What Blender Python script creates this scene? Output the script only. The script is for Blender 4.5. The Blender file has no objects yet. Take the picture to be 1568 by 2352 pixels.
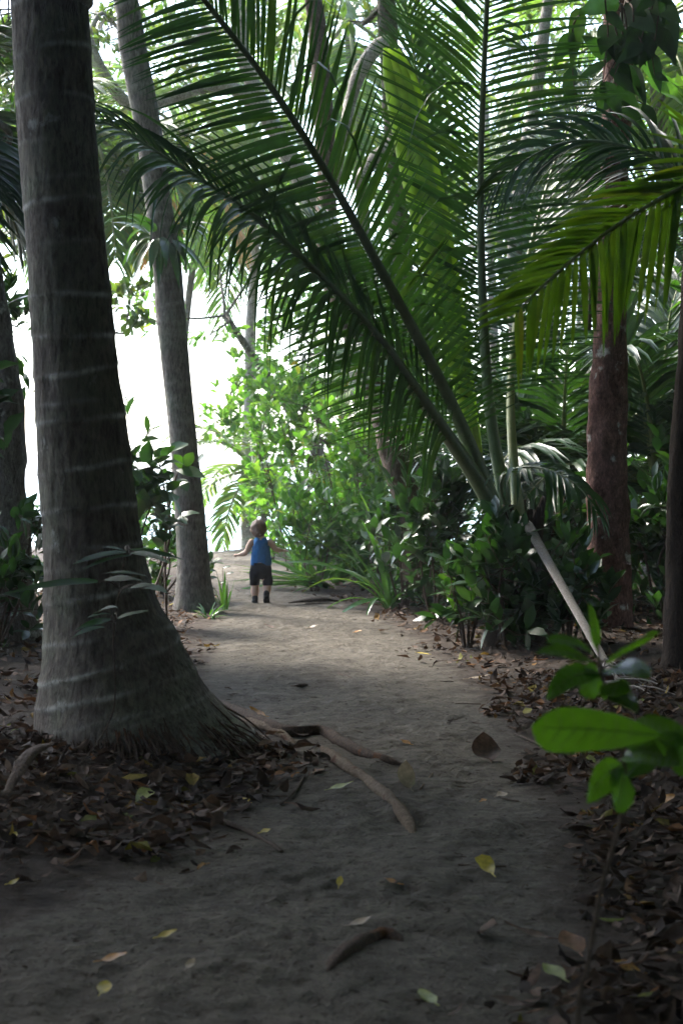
import bpy, math, random
import numpy as np
from mathutils import Vector, Matrix, noise as mnoise

R = math.radians
random.seed(7)
rng = np.random.default_rng(11)
scene = bpy.context.scene
COL = scene.collection

# ------------------------------------------------------------------ camera
FPX, CX, HY, EYE = 3708.0, 784.0, 1093.0, 1.2
cam_d = bpy.data.cameras.new('camera')
cam = bpy.data.objects.new('camera', cam_d)
COL.objects.link(cam)
cam.location = (0, 0, EYE)
cam.rotation_euler = (R(90), 0, 0)
cam_d.sensor_fit = 'VERTICAL'
cam_d.sensor_height = 22.2
cam_d.lens = 35.0
cam_d.shift_y = -83.0 / 2352.0
cam_d.clip_start = 0.05
cam_d.clip_end = 3000
cam_d.dof.use_dof = True
cam_d.dof.focus_distance = 9.0
cam_d.dof.aperture_fstop = 3.2
scene.camera = cam

# ------------------------------------------------------------------ light
SUN_EL, SUN_AZ = R(46), R(-42)
world = bpy.data.worlds.new('World')
scene.world = world
world.use_nodes = True
wn = world.node_tree.nodes
sky = wn.new('ShaderNodeTexSky')
sky.sky_type = 'NISHITA'
sky.sun_disc = False
sky.sun_elevation = SUN_EL
sky.sun_rotation = SUN_AZ
sky.air_density = 1.0
sky.dust_density = 1.5
sky.ozone_density = 1.0
world.node_tree.links.new(sky.outputs[0], wn['Background'].inputs[0])
wn['Background'].inputs[1].default_value = 0.15
sun_d = bpy.data.lights.new('sun', 'SUN')
sun_d.energy = 3.0
sun_d.angle = R(20)
sun_d.color = (1.0, 0.95, 0.87)
sun = bpy.data.objects.new('sun', sun_d)
COL.objects.link(sun)
sv = Vector((math.sin(SUN_AZ) * math.cos(SUN_EL), math.cos(SUN_AZ) * math.cos(SUN_EL), math.sin(SUN_EL)))
sun.rotation_euler = sv.to_track_quat('Z', 'Y').to_euler()
sun.location = (0, 0, 60)
scene.view_settings.view_transform = 'Standard'
scene.view_settings.look = 'None'
scene.view_settings.gamma = 1.0
scene.view_settings.use_curve_mapping = False
scene.view_settings.exposure = 2.65
try:
    scene.cycles.max_bounces = 6
    scene.cycles.diffuse_bounces = 3
    scene.cycles.glossy_bounces = 2
    scene.cycles.transmission_bounces = 3
    scene.cycles.use_denoising = True
except Exception:
    pass

# ------------------------------------------------------------------ helpers
def P(px, py, Y):
    """point at depth Y seen at (px,py) of the photograph"""
    return np.array([(px - CX) / FPX * Y, Y, EYE - (py - HY) / FPX * Y])

def nz(v):
    v = np.asarray(v, float)
    return v / np.maximum(np.linalg.norm(v, axis=-1, keepdims=True), 1e-9)

class MB:
    def __init__(self):
        self.v = []; self.f = []; self.m = []; self.n = 0; self.att = []
    def add(self, v, f, mat=0, att=None):
        v = np.asarray(v, float).reshape(-1, 3); f = np.asarray(f, int).reshape(-1, 4)
        self.v.append(v); self.f.append(f + self.n); self.m.append(np.full(len(f), mat))
        self.att.append(np.zeros(len(v)) if att is None else np.asarray(att, float))
        self.n += len(v)
        return self
    def mesh(self, name, mats, smooth=True, origin=None):
        v = np.concatenate(self.v); f = np.concatenate(self.f); m = np.concatenate(self.m)
        if origin is not None: v = v - np.asarray(origin, float)
        tri = f[:, 3] == f[:, 2]
        me = bpy.data.meshes.new(name)
        me.vertices.add(len(v)); me.vertices.foreach_set('co', v.ravel().astype(np.float32))
        lens = np.where(tri, 3, 4)
        mask = np.ones(f.shape, bool); mask[tri, 3] = False
        loops = f[mask]
        me.loops.add(len(loops)); me.loops.foreach_set('vertex_index', loops.astype(np.int32))
        me.polygons.add(len(f))
        st = np.concatenate([[0], np.cumsum(lens)[:-1]])
        me.polygons.foreach_set('loop_start', st.astype(np.int32))
        me.polygons.foreach_set('loop_total', lens.astype(np.int32))
        for q in (mats if isinstance(mats, (list, tuple)) else [mats]): me.materials.append(q)
        me.polygons.foreach_set('material_index', m.astype(np.int32))
        me.polygons.foreach_set('use_smooth', np.full(len(f), smooth))
        a = np.concatenate(self.att)
        if np.any(a != 0):
            at = me.attributes.new('mask', 'FLOAT', 'POINT')
            at.data.foreach_set('value', a.astype(np.float32))
        me.update(calc_edges=True); me.validate()
        return me
    def build(self, name, mats, parent=None, smooth=True, origin=None):
        if origin is None and parent is not None: origin = parent.get('_o', None)
        if origin is None: origin = (0, 0, 0)
        o = bpy.data.objects.new(name, self.mesh(name, mats, smooth, origin))
        COL.objects.link(o)
        if parent is not None: o.parent = parent
        else: o.location = tuple(origin)
        return o

def tag(o, label, cat, group=None):
    o['label'] = label; o['category'] = cat
    if group: o['group'] = group
    return o
def thing(name, label, cat, loc=(0, 0, 0), group=None):
    o = bpy.data.objects.new(name, None); COL.objects.link(o)
    o.location = tuple(float(c) for c in loc); o.empty_display_size = 0.2
    ORIG[o.name] = np.asarray(loc, float)
    return tag(o, label, cat, group)
ORIG = {}
def part(name, mb, mats, parent, smooth=True):
    o = mb.build(name, mats, None, smooth, ORIG[parent.name] if parent.name in ORIG else (0, 0, 0))
    ORIG[o.name] = ORIG[parent.name]
    o.parent = parent; o.location = (0, 0, 0)
    return o
def subpart(name, mb, mats, parent, smooth=True):
    return part(name, mb, mats, parent, smooth)
def single(name, mb, mats, label, cat, group=None, loc=None, smooth=True):
    if loc is None: loc = np.concatenate(mb.v).mean(0); loc[2] = np.concatenate(mb.v)[:, 2].min()
    o = mb.build(name, mats, None, smooth, loc)
    ORIG[o.name] = np.asarray(loc, float)
    return tag(o, label, cat, group)
def copy_thing(src, loc, rz, label, scale=1.0, group=None):
    r = src.copy(); COL.objects.link(r)
    r.location = tuple(float(c) for c in loc); r.rotation_euler = (0, 0, rz); r.scale = (scale,) * 3
    r['label'] = label
    if group: r['group'] = group
    for c in list(src.children):
        d = c.copy(); COL.objects.link(d); d.parent = r
        for g in c.children:
            e = g.copy(); COL.objects.link(e); e.parent = d
    return r

def crom(pts, n):
    """Catmull-Rom through pts, n samples even in arc length"""
    p = np.asarray(pts, float)
    if len(p) == 2:
        t = np.linspace(0, 1, n)[:, None]; return p[0] * (1 - t) + p[1] * t
    q = np.vstack([2 * p[0] - p[1], p, 2 * p[-1] - p[-2]])
    out = []
    for i in range(len(p) - 1):
        a, b, c, d = q[i], q[i + 1], q[i + 2], q[i + 3]
        t = np.linspace(0, 1, 24, endpoint=False)[:, None]
        out.append(0.5 * (2 * b + (c - a) * t + (2 * a - 5 * b + 4 * c - d) * t ** 2 + (3 * b - a - 3 * c + d) * t ** 3))
    out = np.vstack(out + [p[-1:]])
    s = np.concatenate([[0], np.cumsum(np.linalg.norm(np.diff(out[:, :3], axis=0), axis=1))])
    u = np.linspace(0, s[-1], n)
    return np.stack([np.interp(u, s, out[:, k]) for k in range(out.shape[1])], 1)

def frames(c):
    T = nz(np.gradient(c, axis=0))
    r = np.array([1.0, 0, 0]) if abs(T[0][0]) < .8 else np.array([0, 1.0, 0])
    A = np.zeros_like(c); B = np.zeros_like(c)
    a = nz(r - T[0] * np.dot(r, T[0]))
    for i in range(len(c)):
        a = nz(a - T[i] * np.dot(a, T[i])); A[i] = a; B[i] = np.cross(T[i], a)
    return T, A, B

def tube(mb, pts, radii, seg=8, mat=0, n=None, rough=0.0, flat=1.0, att=None, cap=True, freq=6.0):
    p = np.asarray(pts, float)
    rr = np.full(len(p), radii, float) if np.isscalar(radii) else np.asarray(radii, float)
    if n is None: n = max(4, len(p) * 4)
    cr = crom(np.column_stack([p, rr]), n)
    c, r = cr[:, :3], np.maximum(cr[:, 3], 1e-4)
    T, A, B = frames(c)
    th = np.linspace(0, 2 * math.pi, seg, endpoint=False)
    ring = np.cos(th)[None, :, None] * A[:, None, :] + np.sin(th)[None, :, None] * flat * B[:, None, :]
    if rough > 0:
        ns = np.zeros((n, seg)); o = random.random() * 50
        for i in range(n):
            for j in range(seg):
                q = c[i] * freq + ring[i, j] * 1.6
                ns[i, j] = mnoise.noise(Vector((q[0] + o, q[1], q[2])))
        rad = r[:, None] * (1 + rough * ns)
    else: rad = np.repeat(r[:, None], seg, 1)
    v = c[:, None, :] + ring * rad[..., None]
    i = np.arange(n - 1)[:, None] * seg; j = np.arange(seg)[None, :]; k = (j + 1) % seg
    f = np.stack([i + j, i + k, i + seg + k, i + seg + j], -1).reshape(-1, 4)
    vv = v.reshape(-1, 3)
    if cap:
        vv = np.vstack([vv, c[0], c[-1]]); a0 = n * seg; a1 = a0 + 1
        jj = np.arange(seg); kk = (jj + 1) % seg
        f = np.vstack([f, np.stack([kk, jj, np.full(seg, a0), np.full(seg, a0)], 1),
                       np.stack([(n - 1) * seg + jj, (n - 1) * seg + kk, np.full(seg, a1), np.full(seg, a1)], 1)])
    at = None
    if att is not None:
        at = np.repeat(np.interp(np.linspace(0, 1, n), np.linspace(0, 1, len(att)), att), seg)
        if cap: at = np.concatenate([at, [att[0], att[-1]]])
    mb.add(vv, f, mat, at)
    return c

PROF = {
    'ovate': ([0, .08, .3, .55, .8, .93, 1], [.10, .42, .92, 1, .68, .3, .02]),
    'obovate': ([0, .1, .35, .65, .85, .95, 1], [.08, .3, .7, 1, .9, .5, .05]),
    'lance': ([0, .1, .35, .7, 1], [.25, .7, 1, .6, .02]),
    'strap': ([0, .1, .5, .8, 1], [.75, .9, 1, .7, .03]),
    'leaflet': ([0, .06, .3, .65, .9, 1], [.4, .85, 1, .75, .3, .03]),
    'heart': ([0, .06, .2, .4, .7, .9, 1], [.35, .8, 1, .95, .6, .2, .02]),
}
def leaves(mb, base, d, up, L, W, droop=0.3, S=4, prof='ovate', fold=0.25, mat=0, wave=0.0, curl=0.0, cut=1.0):
    base = np.atleast_2d(np.asarray(base, float)); N = len(base)
    d = nz(np.broadcast_to(np.asarray(d, float), (N, 3)).copy()); up = np.broadcast_to(np.asarray(up, float), (N, 3))
    L = np.broadcast_to(np.asarray(L, float), N)[:, None]; W = np.broadcast_to(np.asarray(W, float), N)[:, None]
    droop = np.broadcast_to(np.asarray(droop, float), N)[:, None]; fold = np.broadcast_to(np.asarray(fold, float), N)[:, None]
    curl = np.broadcast_to(np.asarray(curl, float), N)[:, None]
    side = nz(np.cross(d, up) + 1e-6)
    pos = base.copy(); V = []
    px, pw = PROF[prof]
    ph = rng.random((N, 1)) * 6.28
    for k in range(S + 1):
        t = k / S * cut; w = W * .5 * np.interp(t, px, pw)
        n = nz(np.cross(side, d))
        wv = wave * W * np.sin(ph + t * 9.0) if wave else 0
        V += [pos - side * w + n * (w * fold + wv), pos, pos + side * w + n * (w * fold - wv)]
        st = L / S
        pos = pos + d * st
        d = nz(d + np.array([0, 0, -1.0]) * droop / S + n * curl / S)
    V = np.stack(V, 1)
    b = np.arange(N)[:, None, None] * (3 * (S + 1)); k = np.arange(S)[None, :, None] * 3
    q = np.array([[0, 1, 4, 3], [1, 2, 5, 4]])
    f = (b[..., None] + k[..., None] + q[None, None]).reshape(-1, 4)
    mb.add(V.reshape(-1, 3), f, mat)

def rdir(n, zlo=-1, zhi=1):
    z = rng.uniform(zlo, zhi, n); a = rng.uniform(0, 6.283, n); r = np.sqrt(1 - z * z)
    return np.stack([r * np.cos(a), r * np.sin(a), z], 1)

# ------------------------------------------------------------------ materials
def newmat(name):
    m = bpy.data.materials.new(name); m.use_nodes = True
    nt = m.node_tree; b = nt.nodes['Principled BSDF']
    return m, nt, b
def ramp(nt, fac, stops):
    r = nt.nodes.new('ShaderNodeValToRGB'); e = r.color_ramp.elements
    while len(e) < len(stops): e.new(0.5)
    for k, (p, c) in enumerate(stops):
        e[k].position = p; e[k].color = (*c, 1)
    nt.links.new(fac, r.inputs[0]); return r.outputs[0]
def noise(nt, scale, detail=4, vec=None, rough=.55, dist=0.0):
    t = nt.nodes.new('ShaderNodeTexNoise'); t.inputs['Scale'].default_value = scale
    t.inputs['Detail'].default_value = detail; t.inputs['Roughness'].default_value = rough
    t.inputs['Distortion'].default_value = dist
    if vec is not None: nt.links.new(vec, t.inputs['Vector'])
    return t.outputs[0]
def objcoord(nt, sc=(1, 1, 1)):
    t = nt.nodes.new('ShaderNodeTexCoord'); m = nt.nodes.new('ShaderNodeMapping')
    m.inputs['Scale'].default_value = sc
    nt.links.new(t.outputs['Object'], m.inputs[0]); return m.outputs[0]
def math_(nt, op, a, b=None, clamp=False):
    m = nt.nodes.new('ShaderNodeMath'); m.operation = op; m.use_clamp = clamp
    for i, x in enumerate((a, b)):
        if x is None: continue
        if isinstance(x, (int, float)): m.inputs[i].default_value = x
        else: nt.links.new(x, m.inputs[i])
    return m.outputs[0]
def mixc(nt, fac, a, b, mode='MIX'):
    m = nt.nodes.new('ShaderNodeMixRGB'); m.blend_type = mode
    for i, x in enumerate((fac, a, b)):
        if isinstance(x, (int, float)): m.inputs[i].default_value = x
        elif isinstance(x, tuple): m.inputs[i].default_value = (*x, 1)
        else: nt.links.new(x, m.inputs[i])
    return m.outputs[0]
def bump(nt, b, h, strength=.5, dist=.02):
    n = nt.nodes.new('ShaderNodeBump'); n.inputs['Strength'].default_value = strength; n.inputs['Distance'].default_value = dist
    nt.links.new(h, n.inputs['Height']); nt.links.new(n.outputs[0], b.inputs['Normal'])
def attr(nt, name='mask'):
    a = nt.nodes.new('ShaderNodeAttribute'); a.attribute_name = name; return a.outputs['Fac']

def leafmat(name, stops, trans=.4, tint=(1.5, 1.7, .5), rough=.35, patch=.25, pscale=14, spec=.5):
    m, nt, b = newmat(name)
    g = nt.nodes.new('ShaderNodeNewGeometry')
    c = ramp(nt, g.outputs['Random Per Island'], stops)
    n = noise(nt, pscale, 3, objcoord(nt))
    c2 = mixc(nt, 1.0, c, ramp(nt, n, [(.3, (1 - patch,) * 3), (.7, (1 + patch,) * 3)]), 'MULTIPLY')
    nt.links.new(c2, b.inputs['Base Color'])
    b.inputs['Roughness'].default_value = rough
    b.inputs['Specular IOR Level'].default_value = spec
    t = nt.nodes.new('ShaderNodeBsdfTranslucent')
    tc = mixc(nt, 1.0, c2, tint, 'MULTIPLY'); nt.links.new(tc, t.inputs[0])
    mx = nt.nodes.new('ShaderNodeMixShader'); mx.inputs[0].default_value = trans
    out = nt.nodes['Material Output']
    nt.links.new(b.outputs[0], mx.inputs[1]); nt.links.new(t.outputs[0], mx.inputs[2]); nt.links.new(mx.outputs[0], out.inputs[0])
    return m

M = {}
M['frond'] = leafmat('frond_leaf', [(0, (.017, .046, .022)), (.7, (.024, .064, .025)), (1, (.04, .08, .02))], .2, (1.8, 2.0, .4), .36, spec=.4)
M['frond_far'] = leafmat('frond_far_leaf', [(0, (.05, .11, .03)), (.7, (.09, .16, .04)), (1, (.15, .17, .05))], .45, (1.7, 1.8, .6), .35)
M['frond_yellow'] = leafmat('frond_yellow_leaf', [(0, (.075, .15, .018)), (.8, (.11, .19, .022)), (1, (.2, .21, .03))], .55, (1.4, 1.5, .4), .3)
M['frond_orange'] = leafmat('frond_orange_leaf', [(0, (.22, .15, .03)), (.6, (.3, .2, .04)), (1, (.3, .13, .03))], .5, (1.4, 1.2, .5), .5)
M['frond_brown'] = leafmat('dry_frond_leaf', [(0, (.10, .07, .04)), (1, (.2, .15, .09))], .2, (1.2, 1.0, .7), .7)
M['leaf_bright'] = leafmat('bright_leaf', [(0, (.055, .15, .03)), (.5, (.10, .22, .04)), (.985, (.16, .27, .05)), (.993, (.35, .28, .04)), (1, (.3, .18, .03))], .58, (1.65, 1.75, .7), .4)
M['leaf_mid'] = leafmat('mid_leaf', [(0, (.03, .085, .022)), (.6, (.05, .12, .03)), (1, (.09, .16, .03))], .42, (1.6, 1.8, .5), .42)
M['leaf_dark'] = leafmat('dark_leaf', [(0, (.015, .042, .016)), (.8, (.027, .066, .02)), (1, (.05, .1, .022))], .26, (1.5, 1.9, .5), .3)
M['leaf_canopy'] = leafmat('canopy_leaf', [(0, (.04, .09, .025)), (.7, (.08, .14, .03)), (1, (.13, .17, .04))], .42, (1.7, 1.7, .5), .4)
M['strap'] = leafmat('strap_leaf', [(0, (.035, .09, .035)), (.7, (.055, .13, .045)), (1, (.1, .16, .04))], .35, (1.6, 1.8, .5), .25)
M['sapling'] = leafmat('sapling_leaf', [(0, (.05, .13, .03)), (1, (.08, .18, .022))], .5, (1.5, 1.6, .3), .25, .15, 30)
M['rib'] = leafmat('leaf_rib', [(0, (.10, .2, .05)), (1, (.12, .22, .06))], .3, (1.4, 1.5, .5), .4)
M['leaf_sapling_dark'] = leafmat('sapling_dark_leaf', [(0, (.02, .06, .02)), (1, (.035, .085, .025))], .3, (1.5, 1.8, .5), .5, spec=.3)
M['litter'] = leafmat('dead_leaf', [(0, (.02, .014, .011)), (.4, (.052, .034, .025)), (.7, (.095, .063, .047)), (.9, (.16, .107, .078)), (.955, (.19, .085, .03)), (.985, (.2, .15, .03)), (1, (.10, .14, .03))], .12, (1.2, 1.0, .7), .8, .4, 40, spec=.2)
M['yellow_leaf'] = leafmat('fallen_yellow_leaf', [(0, (.55, .40, .05)), (1, (.6, .48, .10))], .2, (1, 1, .7), .4, .3, 60)
M['green_leaf'] = leafmat('fallen_green_leaf', [(0, (.30, .34, .09)), (1, (.36, .38, .13))], .2, (1, 1, .7), .4, .3, 60)
M['orange_leaf'] = leafmat('fallen_orange_leaf', [(0, (.42, .19, .04)), (1, (.45, .22, .05))], .2, (1, 1, .7), .4, .35, 60)
M['brown_leaf'] = leafmat('fallen_brown_leaf', [(0, (.10, .055, .035)), (1, (.13, .07, .045))], .1, (1, 1, .7), .5, .4, 50)
M['pink_leaf'] = leafmat('fallen_pink_leaf', [(0, (.28, .14, .08)), (1, (.3, .16, .10))], .1, (1, 1, .7), .45, .35, 50)
M['tan_leaf'] = leafmat('fallen_tan_leaf', [(0, (.38, .29, .2)), (1, (.42, .32, .23))], .1, (1, 1, .7), .5, .35, 50)

def barkmat(name, c1, c2, spots=None, spot_lim=.62, sc=(9, 9, 2.2), bstr=.8, rough=.85, spscale=7):
    m, nt, b = newmat(name)
    oc = objcoord(nt, sc)
    n1 = noise(nt, 2.2, 8, oc, .65, .6)
    c = ramp(nt, n1, [(.3, c1), (.7, c2)])
    if spots:
        n2 = noise(nt, spscale, 5, objcoord(nt), .6)
        f = ramp(nt, n2, [(spot_lim, (0, 0, 0)), (spot_lim + .07, (1, 1, 1))])
        c = mixc(nt, f, c, spots)
    c = mixc(nt, 1.0, c, ramp(nt, noise(nt, 8, 8, oc, .75), [(.33, (.35, .33, .32)), (.6, (1.25, 1.25, 1.25))]), 'MULTIPLY')
    nt.links.new(c, b.inputs['Base Color']); b.inputs['Roughness'].default_value = rough
    b.inputs['Specular IOR Level'].default_value = .2
    vo = nt.nodes.new('ShaderNodeTexVoronoi'); vo.feature = 'DISTANCE_TO_EDGE'; vo.inputs['Scale'].default_value = 1.6; nt.links.new(oc, vo.inputs['Vector'])
    crk = ramp(nt, vo.outputs['Distance'], [(.0, (0, 0, 0)), (.10, (1, 1, 1))])
    h = math_(nt, 'ADD', math_(nt, 'ADD', n1, math_(nt, 'MULTIPLY', noise(nt, 7, 8, oc, .75), .8)), math_(nt, 'MULTIPLY', crk, .15))
    bump(nt, b, h, bstr, .03)
    return m
M['bark_red'] = barkmat('red_bark', (.05, .02, .016), (.34, .175, .14), (.62, .56, .52), .6, (12, 12, 6), 1.0)
M['bark_grey'] = barkmat('grey_bark', (.05, .042, .034), (.24, .21, .18), (.4, .39, .35), .6, (10, 10, 4))
M['bark_pale'] = barkmat('pale_bark', (.22, .19, .16), (.5, .46, .42), (.09, .085, .06), .6, (8, 8, 6))
M['bark_brown'] = barkmat('brown_bark', (.06, .04, .03), (.17, .12, .09), (.3, .28, .25), .66, (10, 10, 4))
M['bark_mossy'] = barkmat('mossy_bark', (.03, .03, .02), (.11, .1, .07), (.05, .065, .025), .5, (10, 10, 5))
M['root'] = barkmat('root_bark', (.11, .075, .05), (.27, .2, .14), (.12, .05, .03), .63, (24, 24, 24), .6)
M['root_dark'] = barkmat('dark_root_bark', (.045, .032, .025), (.15, .10, .07), (.16, .07, .03), .6, (24, 24, 24), .6)
M['twig'] = barkmat('twig_bark', (.05, .035, .025), (.13, .095, .07), None, .6, (30, 30, 30), .4)
M['stem'] = barkmat('green_stem', (.03, .04, .015), (.08, .08, .035), None, .6, (20, 20, 8), .3, .6)
M['fibre'] = barkmat('palm_fibre', (.02, .014, .01), (.075, .05, .035), None, .6, (30, 30, 8), 1.0)
M['dead_stalk'] = barkmat('dead_stalk', (.26, .22, .19), (.46, .41, .37), (.15, .11, .08), .66, (40, 40, 3), .5, .7)

def palmbark(name, c1, c2, scar, s_amt=1.0):
    m, nt, b = newmat(name)
    oc = objcoord(nt, (1, 1, .4)); n1 = noise(nt, 26, 7, oc, .65)
    n2 = noise(nt, 3.2, 5, objcoord(nt), .6)
    c = ramp(nt, n1, [(.3, c1), (.72, c2)])
    c = mixc(nt, math_(nt, 'MULTIPLY', ramp(nt, n2, [(.45, (0, 0, 0)), (.75, (1, 1, 1))]), .55), c, (c2[0] * .9, c2[1] * 1.25, c2[2] * 1.0))
    brk = ramp(nt, noise(nt, 9, 5, objcoord(nt), .65), [(.30, (.25,) * 3), (.58, (1, 1, 1))])
    f = math_(nt, 'MULTIPLY', attr(nt), brk)
    c = mixc(nt, math_(nt, 'MULTIPLY', f, s_amt, True), c, scar)
    lic = ramp(nt, noise(nt, 5.5, 6, objcoord(nt, (1, 1, .8)), .62), [(.64, (0, 0, 0)), (.70, (1, 1, 1))])
    c = mixc(nt, math_(nt, 'MULTIPLY', lic, .75), c, tuple(x * .8 for x in scar))
    nt.links.new(c, b.inputs['Base Color']); b.inputs['Roughness'].default_value = .8
    b.inputs['Specular IOR Level'].default_value = .25
    ck = noise(nt, 60, 6, objcoord(nt, (1, 1, .28)), .7)
    c = mixc(nt, 1.0, c, ramp(nt, ck, [(.36, (.45, .43, .41)), (.55, (1.1, 1.1, 1.1))]), 'MULTIPLY'); nt.links.new(c, b.inputs['Base Color'])
    bump(nt, b, math_(nt, 'ADD', n1, ck), 1.0, .03)
    return m
M['palm_bark'] = palmbark('palm_bark', (.06, .046, .036), (.27, .222, .182), (.72, .7, .65), 1.4)
M['palm_bark_grey'] = palmbark('palm_bark_grey', (.07, .06, .05), (.2, .175, .15), (.33, .31, .28), .6)

def stalkmat(name, c1, c2, rough=.4):
    m, nt, b = newmat(name)
    n = noise(nt, 4, 5, objcoord(nt, (6, 6, 1)))
    c = ramp(nt, n, [(.35, c1), (.7, c2)])
    sp = ramp(nt, noise(nt, 45, 3, objcoord(nt)), [(.62, (1, 1, 1)), (.72, (.35, .3, .25))])
    c = mixc(nt, 1.0, c, sp, 'MULTIPLY')
    nt.links.new(c, b.inputs['Base Color']); b.inputs['Roughness'].default_value = rough
    bump(nt, b, noise(nt, 30, 4, objcoord(nt, (6, 6, .6))), .2, .01)
    return m
M['stalk'] = stalkmat('frond_stalk', (.06, .10, .045), (.11, .155, .07))
M['stalk_yellow'] = stalkmat('yellow_frond_stalk', (.16, .19, .06), (.24, .26, .1))
M['spear'] = leafmat('spear_leaf_green', [(0, (.3, .4, .1)), (1, (.42, .5, .16))], .55, (1.3, 1.4, .6), .45, .3, 9)

# sand and soil
def sandmat(name, ca, cb, grain=1.0, soil=False):
    m, nt, b = newmat(name)
    oc = objcoord(nt)
    big = noise(nt, .9, 5, oc, .6); mid = noise(nt, 7, 6, oc, .65); fine = noise(nt, 90, 4, oc, .7)
    c = ramp(nt, math_(nt, 'ADD', math_(nt, 'MULTIPLY', big, .5), math_(nt, 'MULTIPLY', mid, .5)), [(.36, ca), (.62, cb)])
    c = mixc(nt, 1.0, c, ramp(nt, fine, [(.3, (.75,) * 3), (.7, (1.2,) * 3)]), 'MULTIPLY')
    md2 = noise(nt, 17, 5, oc, .7)
    c = mixc(nt, grain, c, mixc(nt, 1.0, c, ramp(nt, md2, [(.32, (.62, .6, .58)), (.55, (1.05, 1.05, 1.05))]), 'MULTIPLY'))
    sp = ramp(nt, noise(nt, 38, 3, oc, .5), [(.62, (1, 1, 1)), (.67, (.4, .36, .32))])
    c = mixc(nt, grain, c, mixc(nt, 1.0, c, sp, 'MULTIPLY'))
    if soil:
        n = noise(nt, 5, 6, oc, .7)
        f = math_(nt, 'ADD', attr(nt), math_(nt, 'MULTIPLY', math_(nt, 'SUBTRACT', n, .5), 1.2))
        f = ramp(nt, f, [(.3, (0, 0, 0)), (.62, (1, 1, 1))])
        sc = ramp(nt, mid, [(.3, (.035, .026, .02)), (.7, (.085, .064, .05))])
        c = mixc(nt, f, c, sc)
    nt.links.new(c, b.inputs['Base Color']); b.inputs['Roughness'].default_value = .9
    b.inputs['Specular IOR Level'].default_value = .15
    h = math_(nt, 'ADD', math_(nt, 'ADD', mid, math_(nt, 'MULTIPLY', md2, .55)), math_(nt, 'MULTIPLY', fine, .22))
    bump(nt, b, h, 1.0, .06)
    return m
M['sand'] = sandmat('path_sand', (.082, .071, .057), (.18, .157, .127))
M['ground'] = sandmat('forest_floor', (.082, .071, .057), (.18, .157, .127), 1.0, True)
M['beach'] = sandmat('beach_sand', (.62, .58, .5), (.74, .7, .62), .1)
m, nt, b = newmat('sea_water'); M['sea'] = m
nt.links.new(ramp(nt, noise(nt, .08, 4, objcoord(nt)), [(.35, (.25, .45, .46)), (.7, (.5, .62, .6))]), b.inputs['Base Color'])
b.inputs['Roughness'].default_value = .25
bump(nt, b, noise(nt, 1.5, 5, objcoord(nt, (1, 2.5, 1))), .4, .2)

# ------------------------------------------------------------------ ground
def edges(y):
    """left and right edge of the sandy path at depth y (metres)"""
    ys = [2, 3.6, 4.4, 5.2, 6.2, 7.2, 8.5, 10, 11.5, 13, 14.5, 16, 18, 21, 24.5, 28, 32]
    lf = [-1.7, -1.15, -.85, -.5, -.24, -.26, -.66, -.86, -.98, -1.07, -1.12, -1.2, -1.45, -1.8, -2.1, -3, -6]
    rt = [.4, .5, .59, .70, .76, .8, .77, .70, .6, .42, .2, -.15, -.45, -.7, -1.1, -.9, 2]
    return np.interp(y, ys, lf), np.interp(y, ys, rt)

def hgt(x, y):
    x = np.asarray(x, float); y = np.asarray(y, float)
    z = np.zeros(np.broadcast(x, y).shape)
    z = z + .03 * np.exp(-(((x + .98) / .75) ** 2 + ((y - 6.95) / .8) ** 2))
    l, r = edges(y)
    out = np.maximum(np.maximum(l - x, x - r), 0)
    z = z + .06 * (1 - np.exp(-(out / .7) ** 2))
    z = z + .05 * np.sin(x * 1.7 + 1.3 * np.sin(y * .7)) * np.sin(y * .9 + .5) * np.clip(out, 0, 1)
    z = z + .10 * np.exp(-(((x + 1.15) / .8) ** 2 + ((y - 24.0) / 1.2) ** 2))
    dr = np.clip((y - 24.8) / 7.0, 0, 1); z = z - 1.25 * dr * dr * (3 - 2 * dr)
    z = z - np.clip(y - 60, 0, 40) * .05
    # gentle roughness of trodden sand
    z = z + .008 * np.sin(x * 5.1 + y * 1.3) * np.sin(y * 4.3 - x) + .005 * np.sin(x * 11.3 + 2 * np.sin(y * 3.1)) * np.sin(y * 9.7 + 1.1)
    return z

def grid(xs, ys, zoff=0.0, mask=False):
    X, Y = np.meshgrid(xs, ys)
    Z = hgt(X, Y) + zoff
    nx, ny = len(xs), len(ys)
    v = np.stack([X, Y, Z], -1).reshape(-1, 3)
    i = np.arange(ny - 1)[:, None] * nx; j = np.arange(nx - 1)[None, :]
    f = np.stack([i + j, i + j + 1, i + nx + j + 1, i + nx + j], -1).reshape(-1, 4)
    a = None
    if mask:
        l, r = edges(Y); out = np.maximum(l - X, X - r)
        a = np.clip(.5 + out / .5, 0.001, 1) * np.clip((26.5 - Y) / 2, 0, 1)
        a = a.reshape(-1)
    return v, f, a
far = np.array([-1500, -600, -250, -120, -60, -30, -18])
xs = np.concatenate([far, np.arange(-12, -4, .35), np.arange(-4, 4, .06), np.arange(4, 12, .35), -far[::-1]])
ys = np.concatenate([[-1500, -400, -100, -40, -15, -6, -2, 0, 1.5], np.arange(2.5, 15, .06), np.arange(15, 34, .15), [36, 40, 46, 55, 70, 100, 160, 300, 700, 1500]])
mb = MB(); v, f, a = grid(xs, ys, 0, True); mb.add(v, f, 0, a)
g = mb.build('ground', M['ground']); g['kind'] = 'structure'
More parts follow.
